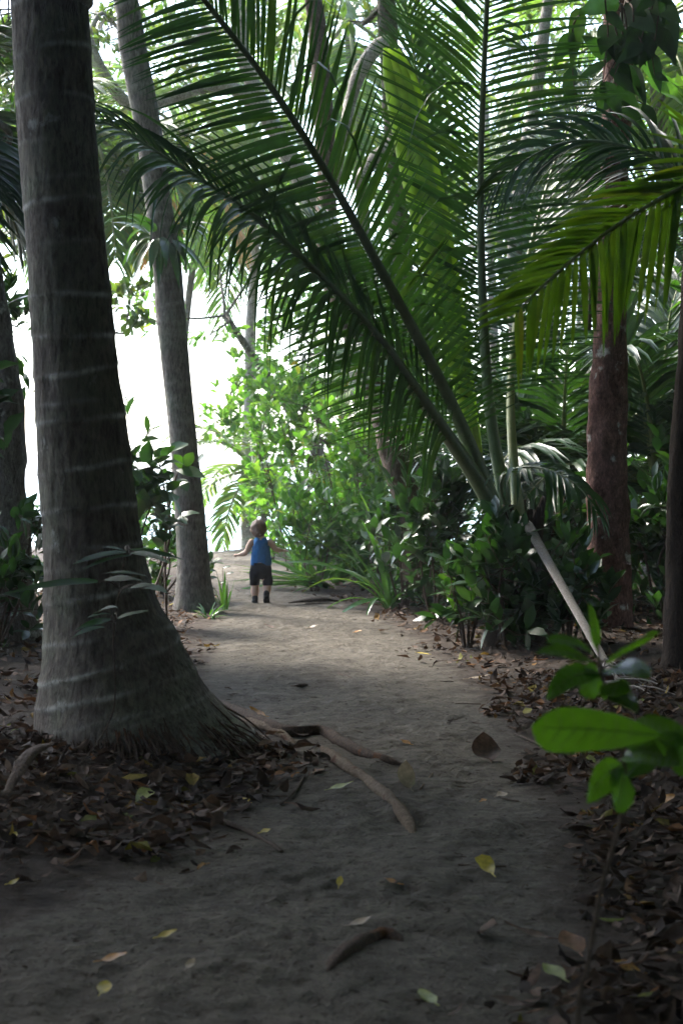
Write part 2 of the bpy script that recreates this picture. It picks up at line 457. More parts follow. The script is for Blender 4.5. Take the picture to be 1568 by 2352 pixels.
# the trodden path, a strip that follows the ground 4 mm above it
mb = MB(); ny = 1000; yy = 2.6 + 28.4 * np.linspace(0, 1, ny) ** 1.5; nx = 70
L_, R_ = edges(yy)
wob = np.array([mnoise.noise(Vector((0, y * 1.6, 3))) * .12 + mnoise.noise(Vector((5, y * 5, 3))) * .05 for y in yy])
wob2 = np.array([mnoise.noise(Vector((9, y * 1.6, 7))) * .12 + mnoise.noise(Vector((15, y * 5, 3))) * .05 for y in yy])
t = np.linspace(0, 1, nx)[None, :]
X = (L_ + .12 + wob)[:, None] * (1 - t) + (R_ - .12 + wob2)[:, None] * t
Y = np.repeat(yy[:, None], nx, 1)
nn = np.array([mnoise.noise(Vector((x * 3.2, y * 3.2, 1))) + .7 * mnoise.noise(Vector((x * 8, y * 8, 5))) + .35 * mnoise.noise(Vector((x * 19, y * 19, 9))) for x, y in zip(X.ravel(), Y.ravel())]).reshape(X.shape)
edge = 1 - np.abs(t * 2 - 1) ** 8
fp = np.zeros_like(X)
for k in range(95):
    fy = 3.0 + 13 * rng.random(); l, r = edges(fy); fx = rng.uniform(l + .25, r - .2); a = rng.normal(0, .3); ln, wd = (.12, .045) if k % 3 else (.085, .033)
    dx, dy = X - fx, Y - fy; near = (np.abs(dx) < .3) & (np.abs(dy) < .3)
    u = (dx * math.sin(a) + dy * math.cos(a)) / ln; w = (dx * math.cos(a) - dy * math.sin(a)) / wd * (1 + .25 * np.sign(u))
    q = np.sqrt(u * u + w * w); fp = fp + np.where(near, -.013 * np.exp(-q ** 4) + .006 * np.exp(-((q - 1.25) / .3) ** 2), 0)
Z = hgt(X, Y) + .004 + (.006 + .015 * np.maximum(nn, -.6) + np.clip(fp, -.015, .012) * .5) * edge - .012 * (1 - edge)
i = np.arange(ny - 1)[:, None] * nx; j = np.arange(nx - 1)[None, :]
mb.add(np.stack([X, Y, Z], -1), np.stack([i + j, i + j + 1, i + nx + j + 1, i + nx + j], -1))
p = mb.build('path', M['sand']); p['kind'] = 'structure'
mb = MB()
v, f, _ = grid(np.concatenate([[-400, -150, -60, -30], np.arange(-15, 15.1, 1.0), [30, 60, 150, 400]]), np.concatenate([np.arange(29.5, 36, .5), np.arange(36, 49, 1.5)]), .006); mb.add(v, f)
p = mb.build('beach', M['beach']); p['kind'] = 'structure'
mb = MB()
xs = np.concatenate([[-1500, -500, -200], np.arange(-80, 81, 8.), [200, 500, 1500]]); ys = np.concatenate([np.arange(44, 80, 3.), [100, 150, 250, 500, 900, 1500]])
X, Y = np.meshgrid(xs, ys); nx, ny = len(xs), len(ys)
i = np.arange(ny - 1)[:, None] * nx; j = np.arange(nx - 1)[None, :]
mb.add(np.stack([X, Y, np.full_like(X, -1.235) + np.minimum((Y - 44) * .002, .02) * 0], -1), np.stack([i + j, i + j + 1, i + nx + j + 1, i + nx + j], -1))
p = mb.build('sea', M['sea']); p['kind'] = 'structure'

def G(x, y, dz=0.0):
    return np.array([x, y, float(hgt(x, y)) + dz])
def GP(px, py, dz=0.0):
    """ground point under pixel (px,py)"""
    Y = 1.2 * FPX / (py - HY)
    for _ in range(6):
        z = float(hgt((px - CX) / FPX * Y, Y)); Y = (EYE - z) * FPX / (py - HY)
    return G((px - CX) / FPX * Y, Y, dz)

# ------------------------------------------------------------------ builders
def trunk_rows(rows, Y0, Y1=None):
    """rows (py,left,right), top to bottom, to axis points and radii"""
    pts, rad = [], []
    n = len(rows)
    for k, (py, l, r) in enumerate(rows):
        Y = Y0 if Y1 is None else Y1 + (Y0 - Y1) * k / (n - 1)
        pts.append(P((l + r) / 2, py, Y)); rad.append((r - l) / 2 / FPX * Y)
    return np.array(pts)[::-1], np.array(rad)[::-1]

def ring_trunk(mb, pts, rad, seg, spacing, n, scar_w=.014, ledge=.03, mat=0, flare=True, tilt=.05):
    """ringed palm trunk: leaf scars as slightly tilted ledges"""
    cr = crom(np.column_stack([pts, rad]), n); c, r = cr[:, :3], cr[:, 3]
    s = np.concatenate([[0], np.cumsum(np.linalg.norm(np.diff(c, axis=0), axis=1))])
    T, A, B = frames(c)
    rings = []; u = spacing * .4
    while u < s[-1]:
        rings.append((u, random.uniform(-tilt, tilt), random.uniform(0, 6.28), random.uniform(.12, 1)))
        u += spacing * random.uniform(.35, 1.75)
    th = np.linspace(0, 2 * math.pi, seg, endpoint=False)
    S2 = np.repeat(s[:, None], seg, 1); TH = np.repeat(th[None], n, 0)
    rad2 = np.repeat(r[:, None], seg, 1); mask = np.zeros((n, seg))
    for (u, ti, ph, st) in rings:
        d = S2 - (u + ti * np.cos(TH - ph) + (.0025 * np.sin(TH * 5 + ph * 3) + .0015 * np.sin(TH * 13 + ph)))
        mask = np.maximum(mask, st * np.exp(-(d / scar_w) ** 2) * np.clip(.55 + .5 * np.sin(TH * 2 + ph) + .25 * np.sin(TH * 7 + ph * 2), .1, 1))
        rad2 = rad2 * (1 + ledge * st * np.where(d > 0, np.exp(-d / .05), np.exp(d / .008)))
    o = random.random() * 30
    for i in range(n):
        for j in range(seg):
            q = (math.cos(th[j]) * 1.3 + o, math.sin(th[j]) * 1.3, s[i] * 1.6)
            rad2[i, j] *= 1 + .05 * mnoise.noise(Vector(q)) + .025 * mnoise.noise(Vector((q[0] * 5, q[1] * 5, q[2] * 4)))
            if flare and s[i] < .5:
                k = (1 - s[i] / .5) ** 2
                rad2[i, j] *= 1 + k * .10 * mnoise.noise(Vector((q[0] * 3, q[1] * 3, 2)))
    v = c[:, None, :] + (np.cos(th)[None, :, None] * A[:, None] + np.sin(th)[None, :, None] * B[:, None]) * rad2[..., None]
    i = np.arange(n - 1)[:, None] * seg; j = np.arange(seg)[None]; k = (j + 1) % seg
    mb.add(v, np.stack([i + j, i + k, i + seg + k, i + seg + j], -1), mat, np.maximum(mask, 1e-3).ravel())
    return c

def frond(ml, ms, pts, nrm, n=90, L=.75, W=.036, t0=.25, r0=.02, aL=(65, 25), aR=(65, 25), dL=.5, dR=.5, lift=.15, S=5, tip=.45, r1=.004, jit=.05, skip=0.0, kink=0.0, seg=8, lw=.45, first=.6, LR=1.0, pR=None):
    cr = crom(pts, 160); T, _, _ = frames(cr)
    nr = np.asarray(nrm, float); nr = np.repeat(nr[None], 160, 0) if nr.ndim == 1 else nr
    Sd = nz(np.cross(T, nr)); N = nz(np.cross(Sd, T))
    tube(ms, cr[::4], np.linspace(r0, r1, len(cr[::4])) if r0 < .022 else np.interp(np.linspace(0, 1, len(cr[::4])), [0, .08, .25, .6, 1], [r0 * 1.5, r0, r0 * .8, r0 * .45, r1]), seg, 0, 60)
    for side, ang, dr in ((-1, aL, dL), (1, aR, dR)):
        u = (np.arange(n) + .5 + rng.uniform(-.25, .25, n)) / n
        if skip > 0: u = u[rng.random(n) > skip]
        k = len(u); t = t0 + (1 - t0) * u
        idx = np.clip((t * 159).astype(int), 0, 158); fr = (t * 159 - idx)[:, None]
        pos = cr[idx] * (1 - fr) + cr[idx + 1] * fr
        a = np.radians(np.interp(u, [0, 1], ang)) + rng.normal(0, jit, k)
        Tt, Ss, Nn = T[idx], Sd[idx], N[idx]
        lf = np.broadcast_to(lift, k)[:, None] + rng.normal(0, jit * 1.2, (k, 1))
        d = Tt * np.cos(a)[:, None] + side * Ss * np.sin(a)[:, None] + Nn * lf
        Lk = L * (LR if side > 0 else 1.0) * np.interp(u, [0, .18, .55, .85, 1], pR if (pR and side > 0) else [first, 1, 1, .7, tip]) * rng.uniform(.9, 1.06, k)
        up = Nn + Tt * rng.uniform(.1, lw + .2, (k, 1)) + rng.normal(0, .12, (k, 3))
        dd = dr * rng.uniform(.7, 1.35, k)
        if kink > 0:
            dd = np.where(rng.random(k) < kink, dd + rng.uniform(2.5, 5, k), dd)
        leaves(ml, pos, d, up, Lk, W * np.interp(u, [0, .2, .8, 1], [.7, 1, .9, .5]) * rng.uniform(.85, 1.1, k), dd, S, 'leaflet', .3)
    return cr

def rosette(mb, tips, dirs, per, L, W, prof='obovate', S=3, spread=(.5, 1.15), droop=.5, upbias=.25, wave=.0, fold=.18):
    """leaf clusters at twig tips"""
    K = len(tips); n = K * per
    b = np.repeat(np.asarray(tips), per, 0) ; D = np.repeat(nz(dirs), per, 0)
    r = rdir(n); side = nz(r - D * np.sum(r * D, 1, keepdims=True))
    sp = rng.uniform(*spread, (n, 1))
    d = nz(D * np.cos(sp) + side * np.sin(sp) + np.array([0, 0, upbias]))
    b = b - D * rng.uniform(0, L * 1.1, (n, 1)) + side * L * .05
    up = np.array([0, 0, 1.0]) + rng.normal(0, .35, (n, 3)) + D * .3
    s = rng.uniform(.6, 1.15, n)
    leaves(mb, b, d, up, L * s, W * s, droop * rng.uniform(.3, 1.5, n), S, prof, rng.uniform(0, fold * 2, n), 0, wave)

def crown_tips(center, radii, K, gap=.0, seed=0, shell=.35, flat_bottom=-1.0):
    """twig tips spread through a lumpy ellipsoid with real gaps"""
    out = []; c = np.asarray(center, float); rr = np.asarray(radii, float)
    while len(out) < K:
        q = rng.normal(0, 1, 3); q /= np.linalg.norm(q)
        if q[2] < flat_bottom: continue
        u = rng.uniform(shell, 1) ** .6
        lump = 1 + .35 * mnoise.noise(Vector(q * 1.7 + seed * 3.1))
        p = q * u * lump
        if mnoise.noise(Vector(p * 2.3 + seed * 7.7)) < gap - .25: continue
        out.append((c + p * rr, q))
    return np.array([o[0] for o in out]), np.array([o[1] for o in out])

def shrub(name, label, base, h, rx, ry, K, per, leaf, L, W, prof='obovate', stems=5, gap=.1, cat='shrub', group=None, bark='twig', seed=0, S=3, zc=.6, droop=.5, upb=.3, shell=.2, sr=.012, rz=None, twigs=True, flat_bottom=-1.0):
    base = np.asarray(base, float); t = thing(name, label, cat, base, group)
    cz = base + np.array([0, 0, h * zc]); rz = h * (1 - zc) if rz is None else rz
    tips, q = crown_tips(cz, (rx, ry, rz), K, gap, seed, shell, flat_bottom)
    ml = MB(); rosette(ml, tips, nz(q * .6 + np.array([0, 0, .5]) + rng.normal(0, .35, (K, 3))), per, L, W, prof, S, droop=droop, upbias=upb)
    ms = MB(); forks = []
    for k in range(stems):
        a = rng.uniform(0, 6.28); e = cz + np.array([math.cos(a) * rx * .5, math.sin(a) * ry * .5, rng.uniform(-.1, .5) * rz])
        m = base + (e - base) * .5 + rng.normal(0, .05 * h, 3)
        st = base + np.array([math.cos(a), math.sin(a), 0]) * .06 * min(rx, 1) - np.array([0, 0, .05])
        c = tube(ms, [st, m, e], [sr, sr * .75, sr * .35], 6, 0, 10); forks.append(c)
    F = np.vstack([f[3:] for f in forks])
    if twigs:
        for p in tips:
            k = np.argmin(np.sum((F - p) ** 2, 1) + rng.random(len(F)) * .05 * h * h)
            mid = (F[k] + p) / 2 + rng.normal(0, .04, 3) - np.array([0, 0, .03 * h])
            tube(ms, [F[k], mid, p], [sr * .35, sr * .28, sr * .15], 4, 0, 5, cap=False)
    part('foliage', ml, M[leaf], t); part('stem', ms, M[bark], t)
    return t

def tree(name, label, pts, rad, crowns, leaf, L, W, bark, prof='obovate', per=8, S=2, cat='tree', group=None, limbs=(), seg=12, gap=.1, n=40, rough=.16, seed=0, droop=.5, upb=.2, twig_r=.009, limb_bark=None, flat_bottom=-1.0):
    """trunk along pts, limbs [(pts, r0, r1)], crowns [(centre, radii, K)]"""
    pts = np.asarray(pts, float); t = thing(name, label, cat, pts[0], group)
    mt = MB(); c = tube(mt, pts, rad, seg, 0, n, rough)
    tr = part('trunk', mt, M[bark], t); paths = [c[len(c) // 3:]]
    for (lp, r0, r1) in limbs:
        ml_ = MB(); cc = tube(ml_, lp, np.linspace(r0, r1, len(lp)), 9, 0, 24, rough)
        part('limb', ml_, M[limb_bark or bark], t); paths.append(cc[6:])
    if crowns:
        F = np.vstack(paths); ml = MB(); mtw = MB()
        for k, (cen, rr, K) in enumerate(crowns):
            tips, q = crown_tips(cen, rr, K, gap, seed + k, .15, flat_bottom)
            rosette(ml, tips, nz(q * .6 + rng.normal(0, .45, (K, 3)) + np.array([0, 0, .25])), per, L, W, prof, S, droop=droop, upbias=upb)
            # a bough to the crown's heart, twigs from it
            j = np.argmin(np.sum((F - np.asarray(cen)) ** 2, 1)); heart = np.asarray(cen, float)
            b = tube(mtw, [F[j], (F[j] + heart) / 2 + rng.normal(0, .15, 3), heart], [twig_r * 4, twig_r * 3, twig_r * 2], 6, 0, 12)
            for i in range(0, K, 2):
                s = b[rng.integers(4, 12)]
                tube(mtw, [s, (s + tips[i]) / 2 + rng.normal(0, .1, 3), tips[i]], [twig_r, twig_r * .7, twig_r * .3], 4, 0, 5, cap=False)
        part('crown', ml, M[leaf], t); part('branches', mtw, M[bark], t)
    return t

def clump(name, label, base, n, L, W, mat='strap', lean=(.1, 1.0), droop=(.6, 2.2), cat='plant', group=None, az=None, S=8, prof='strap', fold=.35, r=.04):
    base = np.asarray(base, float)
    a = rng.uniform(0, 6.283, n) if az is None else rng.uniform(az[0], az[1], n)
    l = rng.uniform(lean[0], lean[1], n)
    d = np.stack([np.cos(a) * np.sin(l), np.sin(a) * np.sin(l), np.cos(l)], 1)
    b = base + np.stack([np.cos(a), np.sin(a), np.zeros(n)], 1) * r * rng.random((n, 1))
    up = np.stack([-np.cos(a), -np.sin(a), np.full(n, .6)], 1) + rng.normal(0, .15, (n, 3))
    mb = MB(); leaves(mb, b, d, up, L * rng.uniform(.55, 1.1, n), W * rng.uniform(.7, 1.1, n), rng.uniform(*droop, n), S, prof, fold)
    return single(name, mb, M[mat], label, cat, group, base)

def leaf_to(mb, a, b, W, face, prof='ovate', droop=.2, S=10, fold=.15, wave=.03, mat=0, cut=1.0, rib=None):
    a = np.asarray(a, float); b = np.asarray(b, float); d = b - a; L = np.linalg.norm(d)
    d = d / L + np.array([0, 0, .5]) * droop
    leaves(mb, a, d, face, L * (1 + .05 * droop), W, droop, S, prof, fold, mat, wave, 0, cut)
    if rib is not None:   # midrib and side veins, standing just proud of the blade
        L = L * (1 + .05 * droop); dd = nz(d); sd = nz(np.cross(dd, np.asarray(face, float))); p = a.copy(); mid, sv = [p.copy()], []
        for k in range(S):
            p = p + dd * L / S; dd = nz(dd + np.array([0, 0, -1.]) * droop / S); mid.append(p.copy())
            if 1 < k < S - 2 and k % 2: sv.append((p.copy(), dd.copy(), (k + 1) / S))
        up = nz(np.asarray(face, float)) * .0008
        tube(mb, np.array(mid) + up, np.linspace(.0016, .0005, S + 1), 5, rib, S * 2)
        for q, dq, t in sv:
            w = W * .5 * np.interp(t, *PROF[prof]) * .85
            for g in (-1, 1):
                e = q + sd * g * w + dq * w * .55 + nz(np.cross(sd, dq)) * w * fold
                tube(mb, [q + up, (q + e) / 2 + up - dq * w * .06, e + up], [.0007, .0006, .0003], 4, rib, 6, cap=False)

# ------------------------------------------------------------------ palms
# the big palm at the left, its foot flared into roots
Yb = 7.0
rows = [(-60, 22, 198), (0, 25, 200), (250, 40, 217), (500, 57, 237), (700, 68, 257), (900, 80, 277), (1050, 90, 300), (1250, 104, 326), (1400, 103, 364), (1500, 96, 412), (1580, 86, 455), (1650, 78, 495), (1720, 66, 548), (1790, 48, 610)]
pts, rad = trunk_rows(rows, Yb)
FZ0 = pts[0][2]; FZ = (pts[:5, 2] - FZ0).tolist(); FR = rad[:5].tolist(); FX = pts[:5, 0].tolist()
top = [(-.98 - 1.42 + .02, Yb + .1, 5.2), (-2.45, Yb + .2, 8.6)]
pts = np.vstack([pts[:-1], pts[-1] + (pts[-1] - pts[-2]) * .5, [-1.62, Yb + .1, 5.4], [-1.95, Yb + .3, 8.8]]); rad = np.concatenate([rad, [.163, .15]])
bigpalm = thing('coconut_palm', 'thick ringed palm trunk with wide flared foot at the left of the path', 'palm tree', G(-.95, Yb))
mb = MB(); ring_trunk(mb, pts, rad, 80, .135, 1500, .011, .035, tilt=.035); part('trunk', mb, M['palm_bark'], bigpalm)
mb = MB()
for k in range(850):
    a = rng.uniform(0, 6.283); a0 = np.array([math.cos(a), math.sin(a), 0]); right = .5 + .5 * a0[0]
    z0 = .01 + (.05 + .16 * right ** 2) * rng.random() ** 1.7
    ln = rng.uniform(.0, .05) + (.22 * right ** 2 * rng.random() ** 1.5)
    q = []
    for u in (0, .35, .7, 1):
        z = (.06 - FZ0) + z0 * (1 - u); rr = np.interp(z, FZ, FR) + ln * u ** 1.5 * .8 + .012
        cx = np.interp(z, FZ, FX); p_ = np.array([cx, Yb, 0]) + a0 * rr + rng.normal(0, .006, 3) * (u > 0)
        p_[2] = FZ0 + z; g_ = float(hgt(p_[0], p_[1])); p_[2] = max(p_[2], g_ + .002) if u < 1 else g_ - .012
        q.append(p_)
    tube(mb, q, [.0035, .0042, .004, .0025], 5, 0, 8, cap=False)
part('root_mass', mb, M['root_dark'], bigpalm)

def crown_fronds(parent, top, n, L, mat, smat, el=(75, -35), leafL=.75, lobes=55, S=3, src=None, brown=0, W=.045, az0=0.0, skipaz=None):
    """fronds radiating from a palm's top; each frond is a part"""
    for k in range(n):
        e = R(np.interp(k, [0, n - 1], el) + rng.normal(0, 6)); a = az0 + k * 2.399 + rng.normal(0, .15)
        if skipaz and skipaz(a, e): continue
        h = np.array([math.cos(a), math.sin(a), 0]); d0 = h * math.cos(e) + np.array([0, 0, math.sin(e)])
        p = np.array(top, float); cp = [p]; d = d0; step = L / 5
        for i in range(5):
            p = p + d * step; cp.append(p); d = nz(d + np.array([0, 0, -1.]) * (.22 + .12 * i))
        ml, ms = MB(), MB()
        side = np.cross(h, [0, 0, 1.0]); nr = nz(np.cross(side, d0))
        frond(ml, ms, cp, nr, lobes, leafL, W, .18, .03, (70, 30), (70, 30), .9, .9, .1, S, .5, .006, .07)
        m = M['frond_orange'] if k >= n - brown else M[mat]
        f = part('frond', ml, m, parent); subpart('frond_stalk', ms, M[smat], f)
crown_fronds(bigpalm, (-1.95, Yb + .3, 8.8), 12, 3.4, 'frond', 'stalk', (70, -5), lobes=34, W=.06)

# second, slimmer palm behind it
rows = [(-60, 252, 305), (100, 272, 335), (300, 311, 371), (450, 333, 392), (600, 350, 415), (750, 362, 428), (900, 378, 441), (1050, 394, 457), (1250, 406, 477), (1340, 405, 486), (1410, 394, 500), (1450, 385, 512)]
pts, rad = trunk_rows(rows, 14.3); pts = np.vstack([pts, [-2.5, 14.5, 8.2]]); rad = np.append(rad, .09)
palm2 = thing('coconut_palm', 'slim leaning grey palm trunk standing just left of the toddler, fern clump partway up', 'palm tree', G(-1.3, 14.3))
mb = MB(); ring_trunk(mb, pts, rad, 36, .12, 420, .02, .035, tilt=.03); part('trunk', mb, M['palm_bark_grey'], palm2)
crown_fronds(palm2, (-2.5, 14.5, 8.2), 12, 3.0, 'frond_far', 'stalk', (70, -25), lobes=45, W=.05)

# epiphyte on the second palm
fern_c = P(372, 545, 14.25)
mb = MB(); n = 46; a = rng.uniform(0, 6.283, n); dn = rng.uniform(-1.0, .75, n)
d = np.stack([np.cos(a) * .7, np.sin(a) * .7, dn], 1)
leaves(mb, fern_c + d * .06 + np.stack([np.cos(a), np.sin(a), 0 * a], 1) * .08, d, np.array([0, 0, 1.]) + rng.normal(0, .3, (n, 3)), rng.uniform(.22, .5, n), rng.uniform(.05, .1, n), rng.uniform(.8, 2.2, n), 6, 'lance', .2)
single('epiphyte_fern', mb, M['leaf_dark'], 'dark clump of fern hanging on the slim leaning palm trunk', 'fern', None, fern_c)

# third palm, beyond the crest of the path
rows = [(330, 562, 590), (500, 572, 596), (620, 573, 594), (760, 563, 588), (900, 560, 587), (1050, 555, 584), (1150, 553, 583), (1260, 553, 592), (1330, 545, 600)]
pts, rad = trunk_rows(rows, 26.0)
palm3 = thing('coconut_palm', 'thin pale palm trunk against the glare directly behind the toddler', 'palm tree', G(pts[0][0], 26.0))
mb = MB(); ring_trunk(mb, pts, rad, 24, .16, 260, .03, .05, tilt=.03, flare=False); part('trunk', mb, M['bark_pale'], palm3)
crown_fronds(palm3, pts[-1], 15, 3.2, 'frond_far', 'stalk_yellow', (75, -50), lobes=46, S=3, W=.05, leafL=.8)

# ---- the young palm right of the path, fronds rising from the ground
YP = 11.3
ypalm = thing('young_palm', 'stemless young palm right of the path with long arching dark green fronds', 'palm tree', G(1.24, YP))
mb = MB()
for k in range(34):   # old leaf bases wrapped round the stump
    a = rng.uniform(0, 6.283); z = rng.uniform(.05, .75); a0 = np.array([math.cos(a), math.sin(a), 0])
    p0 = np.array([1.22, YP, z]) + a0 * .10
    tube(mb, [p0, p0 + a0 * .05 + [0, 0, .14], p0 + a0 * .10 + [0, 0, .32]], [.06, .045, .02], 7, 0, 8, .2, .5)
tube(mb, [(1.26, YP, -.1), (1.23, YP, .4), (1.17, YP, 1.0)], [.26, .2, .1], 14, 0, 16, .2)
part('stump', mb, M['fibre'], ypalm)
def yfrond(spec, nrm, mat='frond', smat='stalk', name='frond', label=None, **kw):
    ml, ms = MB(), MB(); pts = [P(*s) for s in spec]
    frond(ml, ms, pts, nrm, **kw)
    f = part(name, ml, M[mat], ypalm)
    if label: f['label'] = label
    subpart('frond_stalk', ms, M[smat], f)
# A: arches left over the path, leaflets hanging
yfrond([(1215, 1330, 11.3), (1165, 1235, 11.2), (1090, 1095, 11.0), (980, 935, 10.6), (870, 780, 10.1), (740, 640, 9.6), (600, 510, 9.2), (480, 425, 8.9), (380, 362, 8.7), (290, 305, 8.5), (205, 262, 8.4)],
       (.25, -.75, .6), n=116, L=.94, W=.030, t0=.26, r0=.062, aL=(58, 22), aR=(62, 24), dL=1.25, dR=1.5, lift=.12, S=7, kink=.16, r1=.006, first=.85)
# B: rises left, a wide blade seen flat
yfrond([(1175, 1310, 11.3), (1140, 1180, 11.2), (1050, 960, 10.9), (950, 762, 10.5), (862, 600, 10.1), (780, 450, 9.7), (690, 302, 9.3), (600, 170, 9.0), (500, 40, 8.7), (400, -80, 8.4), (250, -200, 8.2)],
       (.15, -.95, .25), n=118, L=1.05, W=.031, t0=.20, r0=.056, aL=(60, 46), aR=(92, 26), dL=.22, dR=.1, pR=[.42, .5, .75, 1, .8], lift=.06, S=6, r1=.012, jit=.03, first=.9, skip=.02, kink=.08)
# C: stands upright in the middle
yfrond([(1185, 1290, 11.4), (1165, 1180, 11.4), (1125, 950, 11.3), (1108, 700, 11.1), (1103, 400, 10.8), (1111, 150, 10.5), (1122, -80, 10.2), (1130, -250, 10.0)],
       (-.08, -1, .1), n=92, L=.95, W=.031, t0=.26, r0=.05, aL=(62, 38), aR=(80, 66), dL=.38, dR=.3, lift=.05, S=6, r1=.014, jit=.03, first=.7, kink=.04, skip=.03)
# D: pale unopened spear
ms = MB(); sp = [P(1095, 1040, 11.4), P(1055, 840, 11.4), P(1012, 620, 11.4), P(965, 400, 11.4), P(920, 190, 11.4), P(898, 110, 11.4)]
for k, (off, w) in enumerate(((-.055, .042), (-.018, .05), (.022, .048), (.06, .04))):
    tube(ms, [np.array(p) + np.array([off * f, .01 * k, 0]) for p, f in zip(sp, (.3, .8, 1.2, 1.5, 1.35, .8))], [w * f for f in (.6, 1, 1.4, 1.4, 1.1, .3)], 8, 0, 40, .04, .35)
f = part('spear_leaf', ms, M['spear'], ypalm); f['label'] = 'pale green unopened spear leaf'
# E,F: further fronds behind, seen edge on
yfrond([(1150, 1230, 11.6), (1095, 1040, 11.9), (1040, 800, 12.2), (1008, 600, 12.5), (985, 430, 12.7), (960, 200, 12.8), (930, -20, 12.9)], (.5, -.8, .3), n=80, L=.75, W=.04, t0=.3, r0=.04, aL=(60, 25), aR=(60, 25), dL=.9, dR=.9, S=4, smat='stalk_yellow', mat='frond')
yfrond([(1195, 1220, 11.2), (1180, 1080, 11.3), (1172, 900, 11.6), (1190, 700, 12.0), (1240, 480, 12.6), (1300, 300, 13.1), (1370, 170, 13.5)], (-.4, -.8, .4), n=80, L=.8, W=.042, t0=.32, r0=.036, aL=(62, 30), aR=(62, 30), dL=.9, dR=.9, S=4, smat='stalk_yellow')
yfrond([(1150, 1250, 11.5), (1085, 1090, 12.2), (990, 960, 13.0), (900, 860, 13.6), (800, 800, 14.0), (720, 780, 14.3)], (.1, -.5, .8), n=70, L=.75, W=.04, t0=.3, r0=.032, aL=(60, 25), aR=(60, 25), dL=1.4, dR=1.4, S=4)
yfrond([(1170, 1260, 11.6), (1110, 1080, 12.0), (1010, 880, 12.4), (900, 700, 12.8), (780, 560, 13.1), (650, 470, 13.4)], (.2, -.6, .7), n=80, L=.8, W=.04, t0=.28, r0=.035, aL=(60, 25), aR=(60, 25), dL=1.1, dR=1.3, S=4)
# low small frond arching right with pale hanging leaflets
yfrond([(1175, 1200, 11.2), (1150, 1110, 11.0), (1190, 1075, 10.8), (1260, 1080, 10.6), (1330, 1120, 10.4), (1370, 1180, 10.3)], (0, -.4, .9), n=20, L=.42, W=.034, t0=.3, r0=.014, aL=(55, 20), aR=(55, 25), dL=2.2, dR=2.4, S=6, skip=.2)
# dead grey stalk broken over and resting on the ground
ms = MB(); e = GP(1446, 1622)
tube(ms, [P(1190, 1190, 11.1), P(1203, 1200, 11.0), P(1214, 1212, 10.9), P(1262, 1297, 10.5), P(1330, 1417, 9.9), P(1395, 1532, 9.2), e + [0, 0, .01]], [.03, .043, .04, .034, .03, .026, .018], 12, 0, 60, .06, .55, freq=2.0)
for k in range(26):
    u = rng.uniform(.55, 1); a = P(1330, 1400, 9.9) * (1 - u) + e * u
    b = a + np.array([rng.uniform(-.25, .3), rng.uniform(-.3, .15), 0]); b[2] = max(float(hgt(b[0], b[1])) + .01, a[2] - rng.uniform(.1, .4))
    tube(ms, [a, (a + b) / 2 + [0, 0, .03], b], [.004, .004, .002], 4, 0, 6, cap=False)
f = part('broken_frond_stalk', ms, M['dead_stalk'], ypalm); f['label'] = 'dry grey stalk snapped over and leaning to the ground'

# ---- palm outside the frame at right, yellow-green frond reaching in
rpalm = thing('young_palm', 'yellow green palm frond with browned tips reaching in from the right edge', 'palm tree', G(2.35, 6.4))
mb = MB(); tube(mb, [(2.35, 6.4, -.1), (2.35, 6.4, .6), (2.3, 6.4, 1.3)], [.2, .16, .08], 12, 0, 14, .2); part('stump', mb, M['fibre'], rpalm)
def rfrond(spec, nrm, mat, smat, **kw):
    ml, ms = MB(), MB(); frond(ml, ms, [P(*s) if len(s) == 3 else np.array(s[:3]) for s in spec], nrm, **kw)
    f = part('frond', ml, M[mat], rpalm); subpart('frond_stalk', ms, M[smat], f)
rfrond([(2.3, 6.4, 1.1, 0), (2.05, 6.3, 1.75, 0), (1690, 385, 6.0), (1568, 429, 5.7), (1427, 510, 5.5), (1324, 588, 5.3), (1239, 663, 5.2), (1205, 697, 5.15), (1178, 727, 5.1)],
       (.15, -.9, .40), mat='frond_yellow', smat='stalk_yellow', n=54, L=.58, W=.031, t0=.3, LR=.62, r0=.018, aL=(42, 30), aR=(36, 26), dL=.3, dR=.25, lift=.02, S=8, r1=.004, tip=.55, kink=.05, jit=.03, lw=.1)
rfrond([(2.3, 6.5, 1.2, 0), (2.2, 6.8, 2.0, 0), (1700, 520, 7.6), (1560, 395, 7.9), (1430, 335, 8.0), (1310, 325, 8.1), (1210, 365, 8.2), (1120, 440, 8.3)],
       (.1, -.95, .3), mat='frond', smat='stalk', n=64, L=.6, W=.024, t0=.35, r0=.03, aL=(58, 22), aR=(58, 22), dL=1.5, dR=1.5, lift=.05, S=6, r1=.004, tip=.4, skip=.12)
rfrond([(2.35, 6.5, 1.2, 0), (2.6, 6.6, 2.4, 0), (2.9, 6.4, 3.2, 0), (3.3, 6.2, 3.5, 0), (3.8, 6.0, 3.3, 0)], (-.2, -.4, .9), mat='frond', smat='stalk', n=40, L=.7, W=.04, t0=.25, r0=.03, aL=(60, 25), aR=(60, 25), dL=1.2, dR=1.2, S=5)

# ------------------------------------------------------------------ trees
rows = [(-80, 1388, 1452), (0, 1385, 1450), (200, 1383, 1452), (400, 1378, 1440), (600, 1370, 1438), (750, 1365, 1437), (900, 1352, 1440), (1000, 1347, 1440), (1100, 1345, 1441), (1250, 1347, 1446), (1400, 1348, 1452), (1500, 1338, 1464), (1540, 1325, 1480)]
pts, rad = trunk_rows(rows, 11.6); pts = np.vstack([pts, [2.0, 11.8, 8.0]]); rad = np.append(rad, .08)
redtree = tree('red_bark_tree', 'straight tree with flaky red brown bark and pale lichen spots at the right', pts, rad, [((2.2, 11.8, 8.2), (2.6, 2.6, 1.6), 100)], 'leaf_canopy', .2, .09, 'bark_red', seg=56, n=420, rough=.12)
